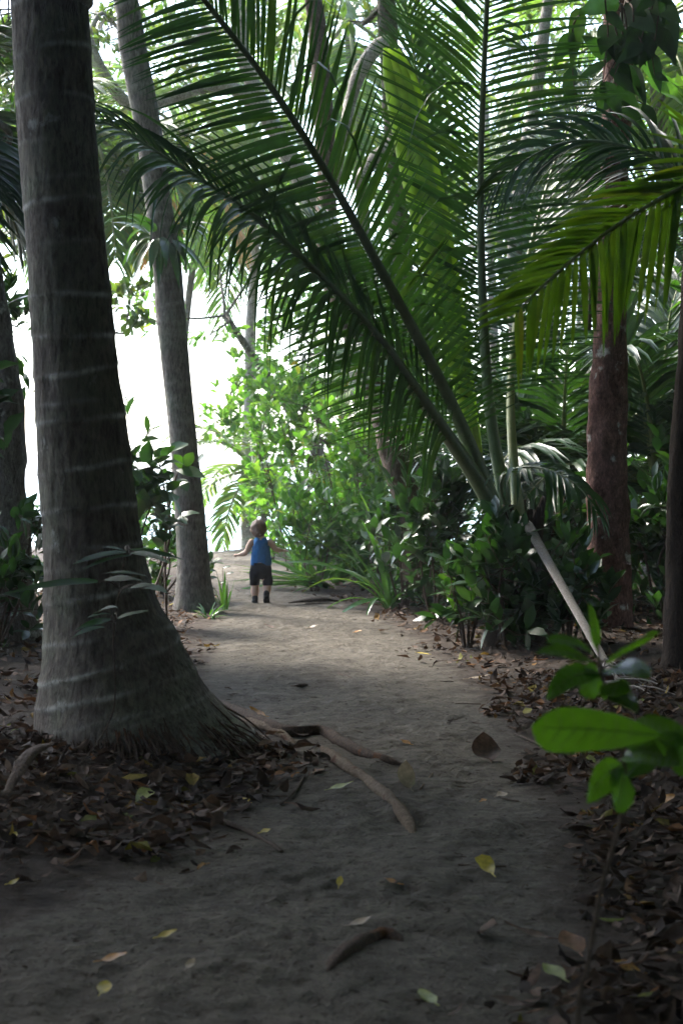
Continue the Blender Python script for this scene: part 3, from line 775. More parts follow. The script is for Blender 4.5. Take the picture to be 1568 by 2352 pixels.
# vine on it
mb = MB(); ms = MB(); vp = [P(1352, 760, 11.4), P(1362, 560, 11.35), P(1385, 400, 11.35), P(1400, 250, 11.35), P(1425, 110, 11.35), P(1440, -20, 11.35)]
vc = tube(ms, vp, .016, 6, 0, 30, .1)
for (a, b, w) in (((1375, 455), (1330, 330), .16), ((1385, 300), (1350, 430), .2), ((1392, 300), (1440, 395), .15), ((1370, 470), (1335, 600), .2), ((1400, 210), (1375, 265), .2), ((1410, 60), (1380, 130), .18), ((1430, 20), (1500, 80), .2), ((1440, 60), (1470, 130), .16), ((1420, 0), (1330, 40), .18), ((1395, 130), (1335, 85), .13), ((1330, 20), (1312, 160), .13), ((1450, 150), (1480, 250), .09), ((1480, 240), (1505, 330), .1), ((1470, -10), (1560, 60), .2), ((1500, 70), (1470, 160), .15), ((1395, 520), (1440, 600), .13), ((1520, 0), (1545, 150), .17), ((1365, 400), (1280, 420), .12), ((1360, 520), (1300, 505), .12)):
    A_ = P(a[0], a[1], 11.2); B_ = P(b[0], b[1], 11.0)
    leaf_to(mb, A_, B_, w, (rng.uniform(-.4, .4), -1, rng.uniform(-.1, .9)), 'heart', .5, 8, .12, .03)
    k = np.argmin(np.sum((vc - A_) ** 2, 1)); tube(ms, [vc[k], (vc[k] + A_) / 2 + [0, -.03, .05], A_], [.006, .006, .004], 5, 0, 8, cap=False)
for k in range(9):
    x = rng.uniform(1300, 1540); y0 = rng.uniform(-60, 60); y1 = y0 + rng.uniform(80, 260)
    q = [P(1420 + rng.uniform(-20, 20), y0 - 20, 11.3), P(x, y0, 11.1), P(x + rng.uniform(-15, 15), (y0 + y1) / 2, 11.1), P(x + rng.uniform(-25, 25), y1, 11.0)]
    c = tube(ms, q, [.008, .008, .006, .004], 5, 0, 20)
    for i in (9, 13, 16, 19):
        e = c[i] + np.array([rng.uniform(-.22, .22), -.03, rng.uniform(-.3, -.05)])
        leaf_to(mb, c[i], e, rng.uniform(.06, .13), (rng.uniform(-.4, .4), -1, .3), 'heart', .5, 6, .12, .03)
vine = thing('climbing_vine', 'big leaved vine climbing the upper trunk of the red barked tree', 'vine', vp[0])
part('foliage', mb, M['leaf_dark'], vine); part('stem', ms, M['twig'], vine)

rows = [(1130, 1532, 1592), (1300, 1528, 1600), (1500, 1518, 1610), (1610, 1500, 1625)]
pts, rad = trunk_rows(rows, 9.6); pts = np.vstack([pts, P(1582, 800, 9.65), P(1615, 350, 9.75), [2.6, 10, 5.5]]); rad = np.concatenate([rad, [.068, .062, .05]])
tree('dark_tree', 'dark reddish trunk cut off by the right edge of the picture', pts, rad, [((3.4, 10, 5.6), (1.4, 1.4, 1.0), 70)], 'leaf_dark', .2, .09, 'fibre', seg=20, n=80)

# leaning tree behind the young palm
pts = [P(965, 1330, 14.2), P(950, 1190, 14.2), P(915, 1085, 14.2), P(882, 960, 14.3), P(838, 840, 14.4), P(775, 680, 14.6), P(748, 560, 14.7), P(752, 400, 14.9), P(738, 200, 15.0), P(728, 60, 15.1), P(705, -80, 15.2), np.array([-.6, 15.6, 8])]
tree('leaning_tree', 'crooked brown trunk leaning left behind the arching fronds', pts, [.16, .125, .12, .115, .11, .105, .1, .095, .09, .085, .08, .05], [((-.4, 16, 8.3), (2.6, 2.4, 1.3), 60)], 'leaf_canopy', .18, .08, 'bark_brown', seg=18, n=120, rough=.2)
# mossy trunk with pale limbs at top centre
pts = [P(985, 1300, 17), P(960, 1100, 17), P(935, 800, 17), P(918, 560, 17), P(905, 330, 17), P(893, 100, 17), P(880, -90, 17), np.array([.4, 17.3, 8.4])]
tree('mossy_tree', 'upright dark mossy trunk with pale crooked limbs at the top centre', pts, [.13, .12, .115, .11, .105, .1, .095, .07],
     [((.6, 17.6, 8.0), (2.4, 2.2, 1.4), 70), (P(840, 40, 17.5), (.8, .6, .5), 18)], 'leaf_canopy', .17, .08, 'bark_mossy', seg=16, n=110, rough=.2, limb_bark='bark_pale',
     limbs=[([P(893, 95, 17), P(862, 110, 16.8), P(826, 165, 16.7), P(806, 225, 16.7), P(794, 285, 16.6), P(770, 420, 16.4)], .085, .05),
            ([P(905, 310, 17), P(893, 338, 16.9), P(866, 362, 16.8), P(845, 385, 16.8), P(820, 420, 16.7)], .1, .06)])
# pale limbed tree top left
pts = [P(850, 1290, 20.5), P(840, 1000, 20.3), P(800, 700, 20), P(700, 430, 19.8), P(610, 260, 19.6), P(560, 130, 19.5), P(540, -60, 19.4), np.array([-1.4, 19.5, 8.5])]
tree('pale_limbed_tree', 'pale blotchy tree with limbs reaching left between the palm trunks, yellowing leaves', pts, [.15, .14, .13, .12, .1, .09, .08, .05],
     [(P(440, 90, 19.5), (1.2, 1.0, .75), 80), (P(270, 60, 19), (.9, .8, .6), 60), (P(560, 40, 20), (.9, .9, .6), 60), ((-1.4, 20, 8.4), (2.8, 2.2, 1.2), 70)], 'leaf_canopy', .16, .07, 'bark_pale', seg=14, n=90, rough=.18,
     limbs=[([P(600, 260, 19.6), P(540, 205, 19.4), P(470, 200, 19.2), P(400, 222, 19), P(330, 250, 18.9), P(280, 225, 18.8), P(235, 165, 18.7), P(200, 90, 18.6)], .085, .07)], gap=.12)
# left edge tree
rows = [(500, -70, -20), (700, -48, 18), (900, -30, 52), (1000, -30, 56), (1200, -35, 68), (1400, -45, 84), (1470, -60, 100)]
pts, rad = trunk_rows(rows, 11.0); pts = np.vstack([pts, [-3.1, 11, 6]]); rad = np.append(rad, .06)
tree('lichened_tree', 'lichen spotted trunk at the left edge behind the thick ringed palm', pts, rad, [((-3.4, 11.5, 6.6), (2.2, 2.2, 1.2), 150), (P(10, 130, 13), (.6, .5, .6), 60), (P(-10, 400, 13), (.35, .4, .3), 20)], 'leaf_mid', .14, .06, 'bark_grey', seg=22, n=100, rough=.2)
# pale slender trunk behind upright frond
pts = [P(1210, 1250, 16.5), P(1195, 900, 16.5), P(1180, 640, 16.5), P(1195, 420, 16.6), P(1225, 250, 16.7), P(1250, 60, 16.8), P(1270, -120, 17)]
tree('slender_tree', 'thin pale trunk half hidden behind the upright frond', pts, [.09, .085, .08, .075, .07, .06, .05], [(P(1290, -60, 17.5), (1.5, 1.2, .6), 80)], 'leaf_canopy', .16, .07, 'bark_pale', seg=12, n=60)

# background trees: crowns that close the view, gaps of sky between
bgt = [('broad canopy tree left of the slim palm with small backlit leaves', P(150, 1330, 21), [(P(330, 330, 22), (1.1, 1.0, .8), 70), (P(285, 420, 19), (.55, .5, .6), 50), (P(20, 180, 18), (.7, .6, .8), 70), (P(25, 560, 16), (.3, .4, .35), 12), (P(230, 620, 20), (.55, .5, .7), 26), (P(300, 690, 20), (.35, .4, .45), 16), (P(120, 250, 21), (1.2, .9, .8), 60)], 'leaf_canopy'),
       ('leafy tree beyond the beach gap with thin hanging twigs', P(860, 1290, 27), [(P(505, 560, 27), (1.6, 1.0, .7), 42), (P(650, 520, 26), (1.2, 1.0, .9), 60), (P(480, 770, 25), (.5, .5, .12), 7), (P(515, 960, 24), (.36, .4, .5), 34), (P(600, 880, 25), (.6, .4, .8), 60), (P(345, 690, 24), (.5, .4, .5), 14)], 'leaf_bright'),
       ('bright leaved tree behind the arching frond tips', P(860, 1300, 23), [(P(680, 760, 22), (.75, .7, .7), 70), (P(790, 700, 23), (.9, .8, .9), 100), (P(850, 880, 22), (.7, .7, .7), 80), (P(700, 900, 21), (.6, .6, .5), 60)], 'leaf_bright'),
       ('tall green tree behind the pale spear leaf', P(1010, 1300, 24), [(P(960, 640, 24), (1.1, .8, 1.1), 130), (P(1080, 420, 25), (1.3, .9, 1.2), 120), (P(900, 330, 25), (1.0, .9, .9), 60)], 'leaf_mid'),
       ('dense green tree behind the red barked trunk', P(1330, 1300, 22), [(P(1280, 560, 22), (1.2, .9, 1.3), 150), (P(1400, 250, 23), (1.2, .9, 1.0), 80), (P(1330, 900, 20), (1.2, .8, .8), 150)], 'leaf_mid'),
       ('shady tree at the far right edge of the grove', P(1560, 1300, 18), [(P(1530, 560, 19), (.9, .8, 1.2), 130), (P(1500, 1010, 17), (.8, .7, .8), 130), (P(1560, 260, 20), (.9, .9, 1.0), 60)], 'leaf_mid'),
       ('hazy green treetop high above the young palm', P(1150, 1290, 30), [(P(1180, 90, 30), (2.2, 1.2, 1.1), 130), (P(830, 60, 30), (1.7, 1.2, .9), 60), (P(1350, 480, 28), (1.6, 1.0, 1.3), 130)], 'leaf_canopy')]
for k, (lb, b, cr_, lf) in enumerate(bgt):
    b = G(b[0], b[1], -.1); tp = np.mean([c[0] for c in cr_], 0)
    tree('broadleaf_tree', lb, [b, b * .6 + tp * .4 + [0, 0, .3], tp], [.13, .1, .05], cr_, lf, .17 if k != 2 else .15, .085, 'bark_grey', per=8, S=3, seg=9, n=24, group='trees around the path end', twig_r=.006, seed=k * 9, gap=.14, cat='tree')

# background palms
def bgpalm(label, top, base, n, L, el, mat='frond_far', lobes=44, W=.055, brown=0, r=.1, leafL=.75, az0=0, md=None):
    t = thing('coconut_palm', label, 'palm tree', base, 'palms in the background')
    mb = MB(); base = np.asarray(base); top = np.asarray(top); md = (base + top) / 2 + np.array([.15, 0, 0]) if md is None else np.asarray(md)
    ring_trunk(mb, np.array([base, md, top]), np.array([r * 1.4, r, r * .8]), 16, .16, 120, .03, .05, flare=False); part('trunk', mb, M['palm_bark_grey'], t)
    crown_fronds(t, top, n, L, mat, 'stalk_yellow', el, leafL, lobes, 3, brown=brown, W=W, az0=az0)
    return t
bgpalm('palm with yellow and orange hanging fronds behind the wide left blade', P(420, 300, 23), G(-2.12, 23, -.1), 14, 2.0, (60, -50), 'frond_far', brown=2, az0=.4, md=P(398, 850, 23))
bgpalm('palm with pale drooping fronds at the top centre', P(800, 40, 24), G(.35, 24, -.1), 13, 2.6, (60, -60), 'frond_far', az0=1.1)
bgpalm('palm with pale hanging fronds in the upper right corner', P(1500, 60, 19), G(3.7, 19, -.1), 14, 2.6, (50, -65), 'frond_far', az0=2.0)
bgpalm('palm with olive fronds behind the upright frond', P(1240, 330, 20), G(2.4, 20, -.1), 12, 2.4, (60, -50), 'frond_far', az0=.2)
bgpalm('young palm with dark bluish fronds low at the right edge', P(1510, 1150, 14), G(2.75, 14, -.1), 11, 2.1, (82, 20), 'frond', az0=.9, r=.1)
bgpalm('young palm with dark low fronds between broken stalk and red trunk', P(1290, 1180, 14.5), G(1.98, 14.5, -.1), 11, 2.0, (80, 15), 'frond', az0=2.2, r=.1)
bgpalm('small bright palm at the foot of the thin pale trunk', P(585, 1080, 25), G(-1.35, 25, -.1), 12, 1.7, (70, -30), 'frond_far', az0=.7, r=.05, leafL=.5, W=.045)
bgpalm('palm fronds showing past the left side of the thick trunk', P(-190, 300, 12), G(-3.3, 12, -.1), 11, 1.15, (55, -40), 'frond', az0=.1, r=.1)
bgpalm('palm crown with green fronds fanning out between the two left palm trunks', P(215, 300, 19), P(170, 1320, 19), 13, 1.8, (55, -55), 'frond_far', az0=1.7, r=.08, md=P(185, 800, 19))
bgpalm('distant palm with drooping fronds hanging over the bright gap', P(470, 420, 28), P(445, 1280, 28), 13, 1.9, (55, -60), 'frond_far', az0=2.7, r=.07, md=P(420, 850, 28))
# ------------------------------------------------------------------ shrubs right of the path
gs = 'leafy shrubs right of the path'
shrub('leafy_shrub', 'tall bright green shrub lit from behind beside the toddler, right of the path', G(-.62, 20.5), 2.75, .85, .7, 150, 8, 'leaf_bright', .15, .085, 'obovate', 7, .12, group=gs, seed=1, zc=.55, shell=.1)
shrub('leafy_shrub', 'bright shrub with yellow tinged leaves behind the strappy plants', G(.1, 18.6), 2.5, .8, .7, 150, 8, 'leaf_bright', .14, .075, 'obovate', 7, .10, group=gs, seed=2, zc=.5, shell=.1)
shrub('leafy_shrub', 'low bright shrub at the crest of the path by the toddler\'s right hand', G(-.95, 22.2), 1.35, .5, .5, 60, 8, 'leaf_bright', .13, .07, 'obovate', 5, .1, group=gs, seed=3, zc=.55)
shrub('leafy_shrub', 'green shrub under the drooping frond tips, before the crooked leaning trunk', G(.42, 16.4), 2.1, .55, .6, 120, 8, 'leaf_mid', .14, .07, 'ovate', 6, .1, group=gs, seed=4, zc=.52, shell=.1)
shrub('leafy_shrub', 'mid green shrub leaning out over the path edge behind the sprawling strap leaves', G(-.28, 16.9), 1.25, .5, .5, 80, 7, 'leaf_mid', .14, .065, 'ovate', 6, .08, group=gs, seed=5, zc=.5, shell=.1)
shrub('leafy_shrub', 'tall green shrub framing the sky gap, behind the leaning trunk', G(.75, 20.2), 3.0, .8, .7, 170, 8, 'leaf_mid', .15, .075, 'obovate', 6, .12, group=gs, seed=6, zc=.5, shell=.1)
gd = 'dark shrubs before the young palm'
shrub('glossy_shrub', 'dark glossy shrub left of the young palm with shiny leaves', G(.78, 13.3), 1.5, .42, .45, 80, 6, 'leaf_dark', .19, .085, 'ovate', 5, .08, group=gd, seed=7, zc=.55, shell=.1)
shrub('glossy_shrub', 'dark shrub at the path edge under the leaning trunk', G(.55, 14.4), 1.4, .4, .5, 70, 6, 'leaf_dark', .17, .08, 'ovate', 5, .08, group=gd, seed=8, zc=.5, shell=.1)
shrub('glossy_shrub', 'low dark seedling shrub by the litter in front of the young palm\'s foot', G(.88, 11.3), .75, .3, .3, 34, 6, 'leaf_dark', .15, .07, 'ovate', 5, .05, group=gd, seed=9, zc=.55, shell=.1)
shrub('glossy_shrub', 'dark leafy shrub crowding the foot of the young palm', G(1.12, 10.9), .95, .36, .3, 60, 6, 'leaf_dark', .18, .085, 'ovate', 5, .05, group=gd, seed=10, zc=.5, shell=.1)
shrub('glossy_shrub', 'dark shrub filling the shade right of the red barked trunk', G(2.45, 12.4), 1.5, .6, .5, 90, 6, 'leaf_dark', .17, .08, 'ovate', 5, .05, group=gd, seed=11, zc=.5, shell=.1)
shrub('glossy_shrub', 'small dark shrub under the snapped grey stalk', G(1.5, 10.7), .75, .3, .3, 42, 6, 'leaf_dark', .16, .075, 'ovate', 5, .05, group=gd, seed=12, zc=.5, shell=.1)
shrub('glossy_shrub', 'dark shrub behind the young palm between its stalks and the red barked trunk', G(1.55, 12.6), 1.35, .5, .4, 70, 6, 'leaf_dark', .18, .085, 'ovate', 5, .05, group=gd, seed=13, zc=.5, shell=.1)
# bright single leaf seen left of the palm foot
mb = MB(); ms = MB(); b = G(.82, 11.6)
for a, c, w in (((1052, 1338), (1003, 1322), .075), ((1055, 1325), (1072, 1296), .05), ((1050, 1390), (1020, 1362), .07), ((1052, 1400), (1075, 1372), .05)):
    leaf_to(mb, P(*a, 11.5), P(*c, 11.45), w, (0, -.8, .7), 'ovate', .2, 6)
    tube(ms, [b, (b + P(*a, 11.5)) / 2 + [.02, 0, .05], P(*a, 11.5)], [.006, .005, .003], 5, 0, 8, cap=False)
t = thing('seedling', 'young plant with a single yellow green leaf catching the light before the dark shrubs', 'plant', b)
part('foliage', mb, M['sapling'], t); part('stem', ms, M['stem'], t)

# strap leaved plants
gp = 'strap leaved plants along the path'
clump('strap_plant', 'strap leaved plant standing at the path edge nearest the dark glossy shrubs', GP(893, 1400), 24, 1.05, .055, lean=(.05, 1.0), droop=(.5, 2.0), group=gp, cat='strap plant')
clump('strap_plant', 'tall strap leaved plant with upright blades against the dark shrubs', GP(835, 1352), 26, 1.45, .06, lean=(.03, .75), droop=(.3, 1.5), group=gp, cat='strap plant')
clump('strap_plant', 'strap leaved plant at mid height behind the sprawling leaves', GP(775, 1345), 30, 1.3, .055, lean=(.05, .95), droop=(.5, 1.8), group=gp, cat='strap plant')
clump('strap_plant', 'strap leaved plant with long leaves sprawling flat toward the path', GP(765, 1352), 22, 1.1, .075, lean=(1.0, 1.4), droop=(.1, .6), az=(2.6, 4.3), group=gp, cat='strap plant', r=.1)
clump('strap_plant', 'strap leaved tuft arching just right of the toddler', GP(690, 1325), 26, .95, .045, lean=(.1, 1.1), droop=(.8, 2.0), group=gp, cat='strap plant')
clump('strap_plant', 'strap leaved plant half hidden in the bright shrubs', G(.0, 17.6), 28, 1.5, .055, lean=(.03, .8), droop=(.4, 1.5), group=gp, cat='strap plant')
clump('strap_plant', 'strap leaved plant rising between leaning trunk and glossy shrubs', G(.45, 15.2), 26, 1.35, .05, lean=(.05, .8), droop=(.4, 1.6), group=gp, cat='strap plant')
mb = MB(); b = GP(905, 1398)
for a, c, w, dr in (((893, 1395), (640, 1290), .055, .9), ((880, 1395), (775, 1425), .06, .7), ((893, 1390), (755, 1270), .05, .6), ((905, 1390), (1010, 1270), .05, .6)):
    leaf_to(mb, GP(893, 1396, .05), P(*c, 14.0), w, (0, -.5, .9), 'strap', dr, 12)
single('strap_leaves', mb, M['strap'], 'few long loose strap leaves trailing onto the sand', 'leaf', None, b)
gt = 'grass tufts at the foot of the slim palm'
clump('grass_tuft', 'small grass tuft beside the foot of the slim leaning palm', GP(516, 1400), 14, .34, .022, lean=(.02, .55), droop=(.2, 1.2), group=gt, cat='grass tuft', S=6)
clump('grass_tuft', 'low trailing grass tuft on the path edge under the slim palm', GP(480, 1420), 20, .2, .018, lean=(.4, 1.3), droop=(.4, 1.5), group=gt, cat='grass tuft', S=5)
# little weed left of the toddler
mb = MB(); ms = MB(); b = GP(507, 1372)
for (x, y, s) in ((497, 1312, -1), (512, 1304, 1), (500, 1328, -1), (503, 1340, 1), (492, 1352, -1), (508, 1358, 1), (520, 1318, 1)):
    q = P(x, y, 14.9); leaf_to(mb, q, q + np.array([.075 * s, -.02, .01]), .035, (0, -.6, .8), 'ovate', .4, 5)
    tube(ms, [b, (b + q) / 2 + [.01, 0, 0], q], [.004, .003, .002], 4, 0, 6, cap=False)
t = thing('weed', 'thin weed with small leaves at the left path edge near the toddler', 'plant', b)
part('foliage', mb, M['leaf_dark'], t); part('stem', ms, M['stem'], t)

# ------------------------------------------------------------------ left side
gl = 'dark shrubs left of the path'
shrub('broad_leaf_shrub', 'broad leaved dark shrub against the glare between the two palm trunks', G(-1.62, 12.9), 1.75, .38, .4, 52, 5, 'leaf_dark', .19, .11, 'ovate', 5, .05, group=gl, seed=21, zc=.62, shell=.1, droop=.9)
shrub('broad_leaf_shrub', 'backlit green shrub low behind the slim leaning palm', G(-1.75, 15.5), 1.15, .5, .5, 80, 6, 'leaf_mid', .14, .07, 'ovate', 6, .08, group=gl, seed=22, zc=.5, shell=.1)
shrub('broad_leaf_shrub', 'tall dark shrub at the left edge beside the lichened trunk', G(-2.42, 9.9), 2.25, .42, .45, 70, 5, 'leaf_dark', .2, .1, 'ovate', 5, .1, group=gl, seed=23, zc=.7, shell=.1, droop=.8)
shrub('broad_leaf_shrub', 'dark low growth at the left edge behind the thick palm', G(-2.3, 10.6), 1.1, .6, .5, 80, 6, 'leaf_dark', .16, .075, 'ovate', 6, .05, group=gl, seed=24, zc=.5, shell=.1)
shrub('broad_leaf_shrub', 'dark shrub peering past the left side of the ringed palm high up', G(-2.75, 12.5), 2.9, .5, .5, 60, 6, 'leaf_dark', .18, .08, 'ovate', 5, .15, group=gl, seed=25, zc=.8, shell=.1)
# leaves that lie over the slim palm's trunk at mid height
mb = MB(); ms = MB(); b = G(-1.45, 13.4)
for a, c, w in (((405, 1080), (470, 1100), .11), ((420, 1075), (398, 1045), .1), ((425, 1072), (445, 1040), .1), ((400, 1090), (360, 1105), .11), ((410, 1100), (430, 1130), .1), ((455, 1060), (470, 1045), .06)):
    leaf_to(mb, P(*a, 13.3), P(*c, 13.2), w, (.2, -.8, .6), 'ovate', .5, 7)
tube(ms, [b, P(380, 1250, 13.4), P(395, 1130, 13.35), P(418, 1072, 13.3), P(455, 1058, 13.3)], [.012, .01, .008, .005, .003], 6, 0, 24)
t = thing('sapling', 'thin sapling with dark leaves crossing in front of the slim palm at mid height', 'sapling', b)
part('foliage', mb, M['leaf_dark'], t); part('stem', ms, M['twig'], t)

# thin sapling with pinnate leaves before the thick palm
mb = MB(); ms = MB(); b = G(-.80, 5.95)
st = [b, P(345, 1700, 5.9), P(352, 1500, 5.9), P(345, 1380, 5.95), P(330, 1270, 6.0)]
b2 = G(-1.05, 5.9)
sc_ = tube(ms, [b2 + [.02, .3, 0], P(258, 1640, 6.1), P(262, 1450, 5.95), P(285, 1290, 6.0), P(288, 1262, 6.0)], [.0035, .003, .003, .0025, .0015], 6, 0, 40)
SL = [((290, 1268), (168, 1300), .045), ((292, 1266), (232, 1258), .03), ((300, 1262), (425, 1290), .035), ((300, 1270), (395, 1300), .03), ((300, 1275), (190, 1312), .03), ((225, 1335), (15, 1368), .05), ((240, 1332), (330, 1336), .035), ((235, 1318), (340, 1328), .03), ((330, 1352), (385, 1366), .05), ((300, 1350), (360, 1345), .03), ((270, 1420), (345, 1404), .03), ((255, 1422), (170, 1452), .035), ((215, 1412), (275, 1400), .03), ((265, 1412), (200, 1422), .03), ((240, 1440), (165, 1470), .03)]
for a, c, w in SL:
    A_ = P(*a, 5.85); leaf_to(mb, A_, P(*c, 5.6 + rng.uniform(-.1, .2)), w, (rng.uniform(-.3, .3), -.55, .85), 'lance', .25, 8)
    k = np.argmin(np.sum((sc_ - A_) ** 2, 1)); tube(ms, [sc_[k], (sc_[k] + A_) / 2 + [0, 0, .015], A_], [.003, .003, .002], 4, 0, 6, cap=False)
t = thing('sapling', 'thin sapling with narrow leaves in front of the thick ringed palm', 'sapling', b2)
part('foliage', mb, M['leaf_sapling_dark'], t); part('stem', ms, M['twig'], t)

# ------------------------------------------------------------------ nearest sapling, right
YS = 2.65
mb = MB(); ms = MB(); b = G(.405, 2.6)
sc_ = tube(ms, [b, P(1328, 2352, 2.6), P(1352, 2200, 2.62), P(1380, 2040, 2.65), P(1425, 1880, 2.66), P(1434, 1780, 2.66), P(1420, 1690, 2.66), P(1395, 1600, 2.68), P(1378, 1530, 2.7), P(1372, 1480, 2.7)], [.0042, .0042, .004, .004, .0038, .0034, .003, .0028, .0024, .0018], 8, 0, 80, .1)
tube(ms, [b + [.01, .03, 0], P(1300, 2370, 2.72), P(1292, 2500, 2.7)], [.004, .003, .003], 5, 0, 8)
SL = [((1512, 1690), (1222, 1672), .086, (0, -.93, -.35), .12, 2.55, 2.5),
      ((1378, 1520), (1258, 1472), .06, (-.2, -.45, .85), .7, 2.7, 2.62), ((1375, 1530), (1232, 1502), .045, (0, -.5, .85), .5, 2.7, 2.6),
      ((1372, 1500), (1352, 1385), .03, (.75, -.65, .1), .0, 2.72, 2.7), ((1385, 1540), (1490, 1560), .075, (.1, -.45, .9), .6, 2.7, 2.62),
      ((1376, 1548), (1258, 1612), .05, (.3, -.5, .85), .9, 2.7, 2.6), ((1390, 1520), (1512, 1455), .05, (0, -.7, -.7), .3, 2.72, 2.85),
      ((1400, 1610), (1425, 1560), .05, (0, -.8, .4), .3, 2.7, 2.6), ((1380, 1560), (1330, 1590), .06, (.1, -.9, .3), .8, 2.7, 2.66),
      ((1428, 1740), (1560, 1760), .075, (0, -.5, .8), .8, 2.66, 2.56), ((1432, 1770), (1418, 1870), .055, (.3, -.9, .2), .7, 2.66, 2.6), ((1430, 1760), (1350, 1850), .05, (.1, -.9, .4), .9, 2.66, 2.58),
      ((1440, 1720), (1580, 1680), .075, (.1, -.8, .5), .6, 2.66, 2.6), ((1434, 1790), (1500, 1735), .05, (0, -.7, .7), .4, 2.66, 2.75),
      ((1500, 1690), (1600, 1800), .06, (0, -.8, .5), .7, 2.6, 2.6), ((1400, 1600), (1460, 1640), .04, (0, -.6, .8), .6, 2.7, 2.6)]
for a, c, w, fc, dr, ya, yb in SL:
    A_ = P(*a, ya); leaf_to(mb, A_, P(*c, yb), w, fc, 'ovate' if w < .08 else 'obovate', dr, 18, .14, .035, 0, 1.0, 1)
    k = np.argmin(np.sum((sc_ - A_) ** 2, 1)); tube(ms, [sc_[k], (sc_[k] + A_) / 2 + [0, 0, .006], A_], [.002, .0018, .0015], 5, 0, 8, cap=False)
t = thing('sapling', 'closest sapling at the right with one big flat green leaf on a thin bent stem', 'sapling', b)
part('foliage', mb, [M['sapling'], M['rib']], t); part('stem', ms, M['twig'], t)

# ------------------------------------------------------------------ shaded background growth, too dense to count
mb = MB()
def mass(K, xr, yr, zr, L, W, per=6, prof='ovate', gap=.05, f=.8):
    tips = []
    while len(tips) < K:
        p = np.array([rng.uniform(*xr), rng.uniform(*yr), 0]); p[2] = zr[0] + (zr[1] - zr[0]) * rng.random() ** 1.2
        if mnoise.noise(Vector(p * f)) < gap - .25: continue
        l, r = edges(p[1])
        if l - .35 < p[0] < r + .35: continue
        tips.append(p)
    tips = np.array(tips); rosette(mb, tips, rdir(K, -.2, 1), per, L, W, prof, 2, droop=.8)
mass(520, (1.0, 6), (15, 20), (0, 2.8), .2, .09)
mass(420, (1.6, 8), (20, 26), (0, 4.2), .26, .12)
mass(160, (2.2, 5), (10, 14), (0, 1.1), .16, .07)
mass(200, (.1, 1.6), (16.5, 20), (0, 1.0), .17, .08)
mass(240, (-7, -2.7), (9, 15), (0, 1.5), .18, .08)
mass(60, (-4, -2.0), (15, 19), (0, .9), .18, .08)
mass(420, (-8, -3.2), (-5, 8), (0, 3.2), .24, .12)  # from here three unseen masses, added beside and behind the camera to block light
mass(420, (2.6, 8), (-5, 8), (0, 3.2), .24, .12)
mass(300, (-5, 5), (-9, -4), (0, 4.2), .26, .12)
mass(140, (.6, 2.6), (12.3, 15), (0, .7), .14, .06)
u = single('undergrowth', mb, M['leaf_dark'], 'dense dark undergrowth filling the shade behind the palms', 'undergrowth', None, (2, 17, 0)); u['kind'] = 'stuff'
del u['label'], u['category']

# ------------------------------------------------------------------ leaf litter
mb = MB()
def litter(n, xr, yr, keep):
    x = rng.uniform(*xr, n); y = rng.uniform(*yr, n); l, r = edges(y)
    out = np.maximum(l - x, x - r)
    nn = np.array([mnoise.noise(Vector((a * 1.3, b * 1.3, 4))) + .5 * mnoise.noise(Vector((a * 4, b * 4, 8))) for a, b in zip(x, y)])
    k = keep(out, nn, x, y); x, y = x[k], y[k]; n = len(x)
    a = rng.uniform(0, 6.283, n); tl = rng.normal(.03, .17, n)
    d = np.stack([np.cos(a) * np.cos(tl), np.sin(a) * np.cos(tl), np.sin(tl)], 1)
    up = np.stack([rng.normal(0, .35, n), rng.normal(0, .35, n), np.ones(n)], 1)
    z = hgt(x, y) + rng.uniform(.004, .03, n) + np.clip(tl, 0, 1) * 0
    L = rng.uniform(.03, .10, n); W = L * rng.uniform(.25, .6, n)
    leaves(mb, np.stack([x, y, z], 1) - d * L[:, None] * .5 + np.array([0, 0, 1.0]) * (np.abs(tl) * L * .5)[:, None], d, up, L, W, rng.normal(.1, .5, n), 3, 'ovate', rng.normal(.15, .45, n), 0, .08, rng.normal(.3, .9, n))
litter(9000, (-4.2, 4.2), (2.6, 9), lambda o, nn, x, y: o + .22 * nn > .06)
litter(4200, (.35, 2.0), (2.6, 9.5), lambda o, nn, x, y: o + .2 * nn > .02)
litter(9500, (-4.5, 4.5), (9, 16), lambda o, nn, x, y: o + .3 * nn > .05)
litter(3500, (-4, 4), (16, 25), lambda o, nn, x, y: (o + .3 * nn > .08) & (x > -1.9))
litter(1600, (-1.6, 1), (2.8, 20), lambda o, nn, x, y: (o > -.28) & (nn > -.1) & (rng.random(len(x)) < .45))
litter(1700, (-2.0, .1), (5.0, 7.0), lambda o, nn, x, y: (o + .25 * nn > -.12))
li = mb.build('leaf_litter', M['litter']); li['kind'] = 'stuff'
# crumbs of bark, seed husks and bits of twig on the sand
mb = MB()
for k in range(1500):
    y = 2.7 + 14 * rng.random() ** 1.4; l, r = edges(y); x = rng.uniform(l - .8, r + .6)
    if k % 3 and l + .15 < x < r - .15 and rng.random() < .5: continue
    L = rng.uniform(.006, .035) * (4.5 if k % 11 == 0 else 1); a = rng.uniform(0, 6.283); d = np.array([math.cos(a), math.sin(a), 0]) * L
    c = np.array([x, y, 0]); p0 = c - d / 2; p1 = c + d / 2; pm = c + np.array([-d[1], d[0], 0]) * .12
    for q in (p0, pm, p1): q[2] = float(hgt(q[0], q[1])) + .005
    tube(mb, [p0, pm, p1], rng.uniform(.001, .003), 4, 0, 4, cap=False)
tw = mb.build('forest_debris', M['twig']); tw['kind'] = 'stuff'

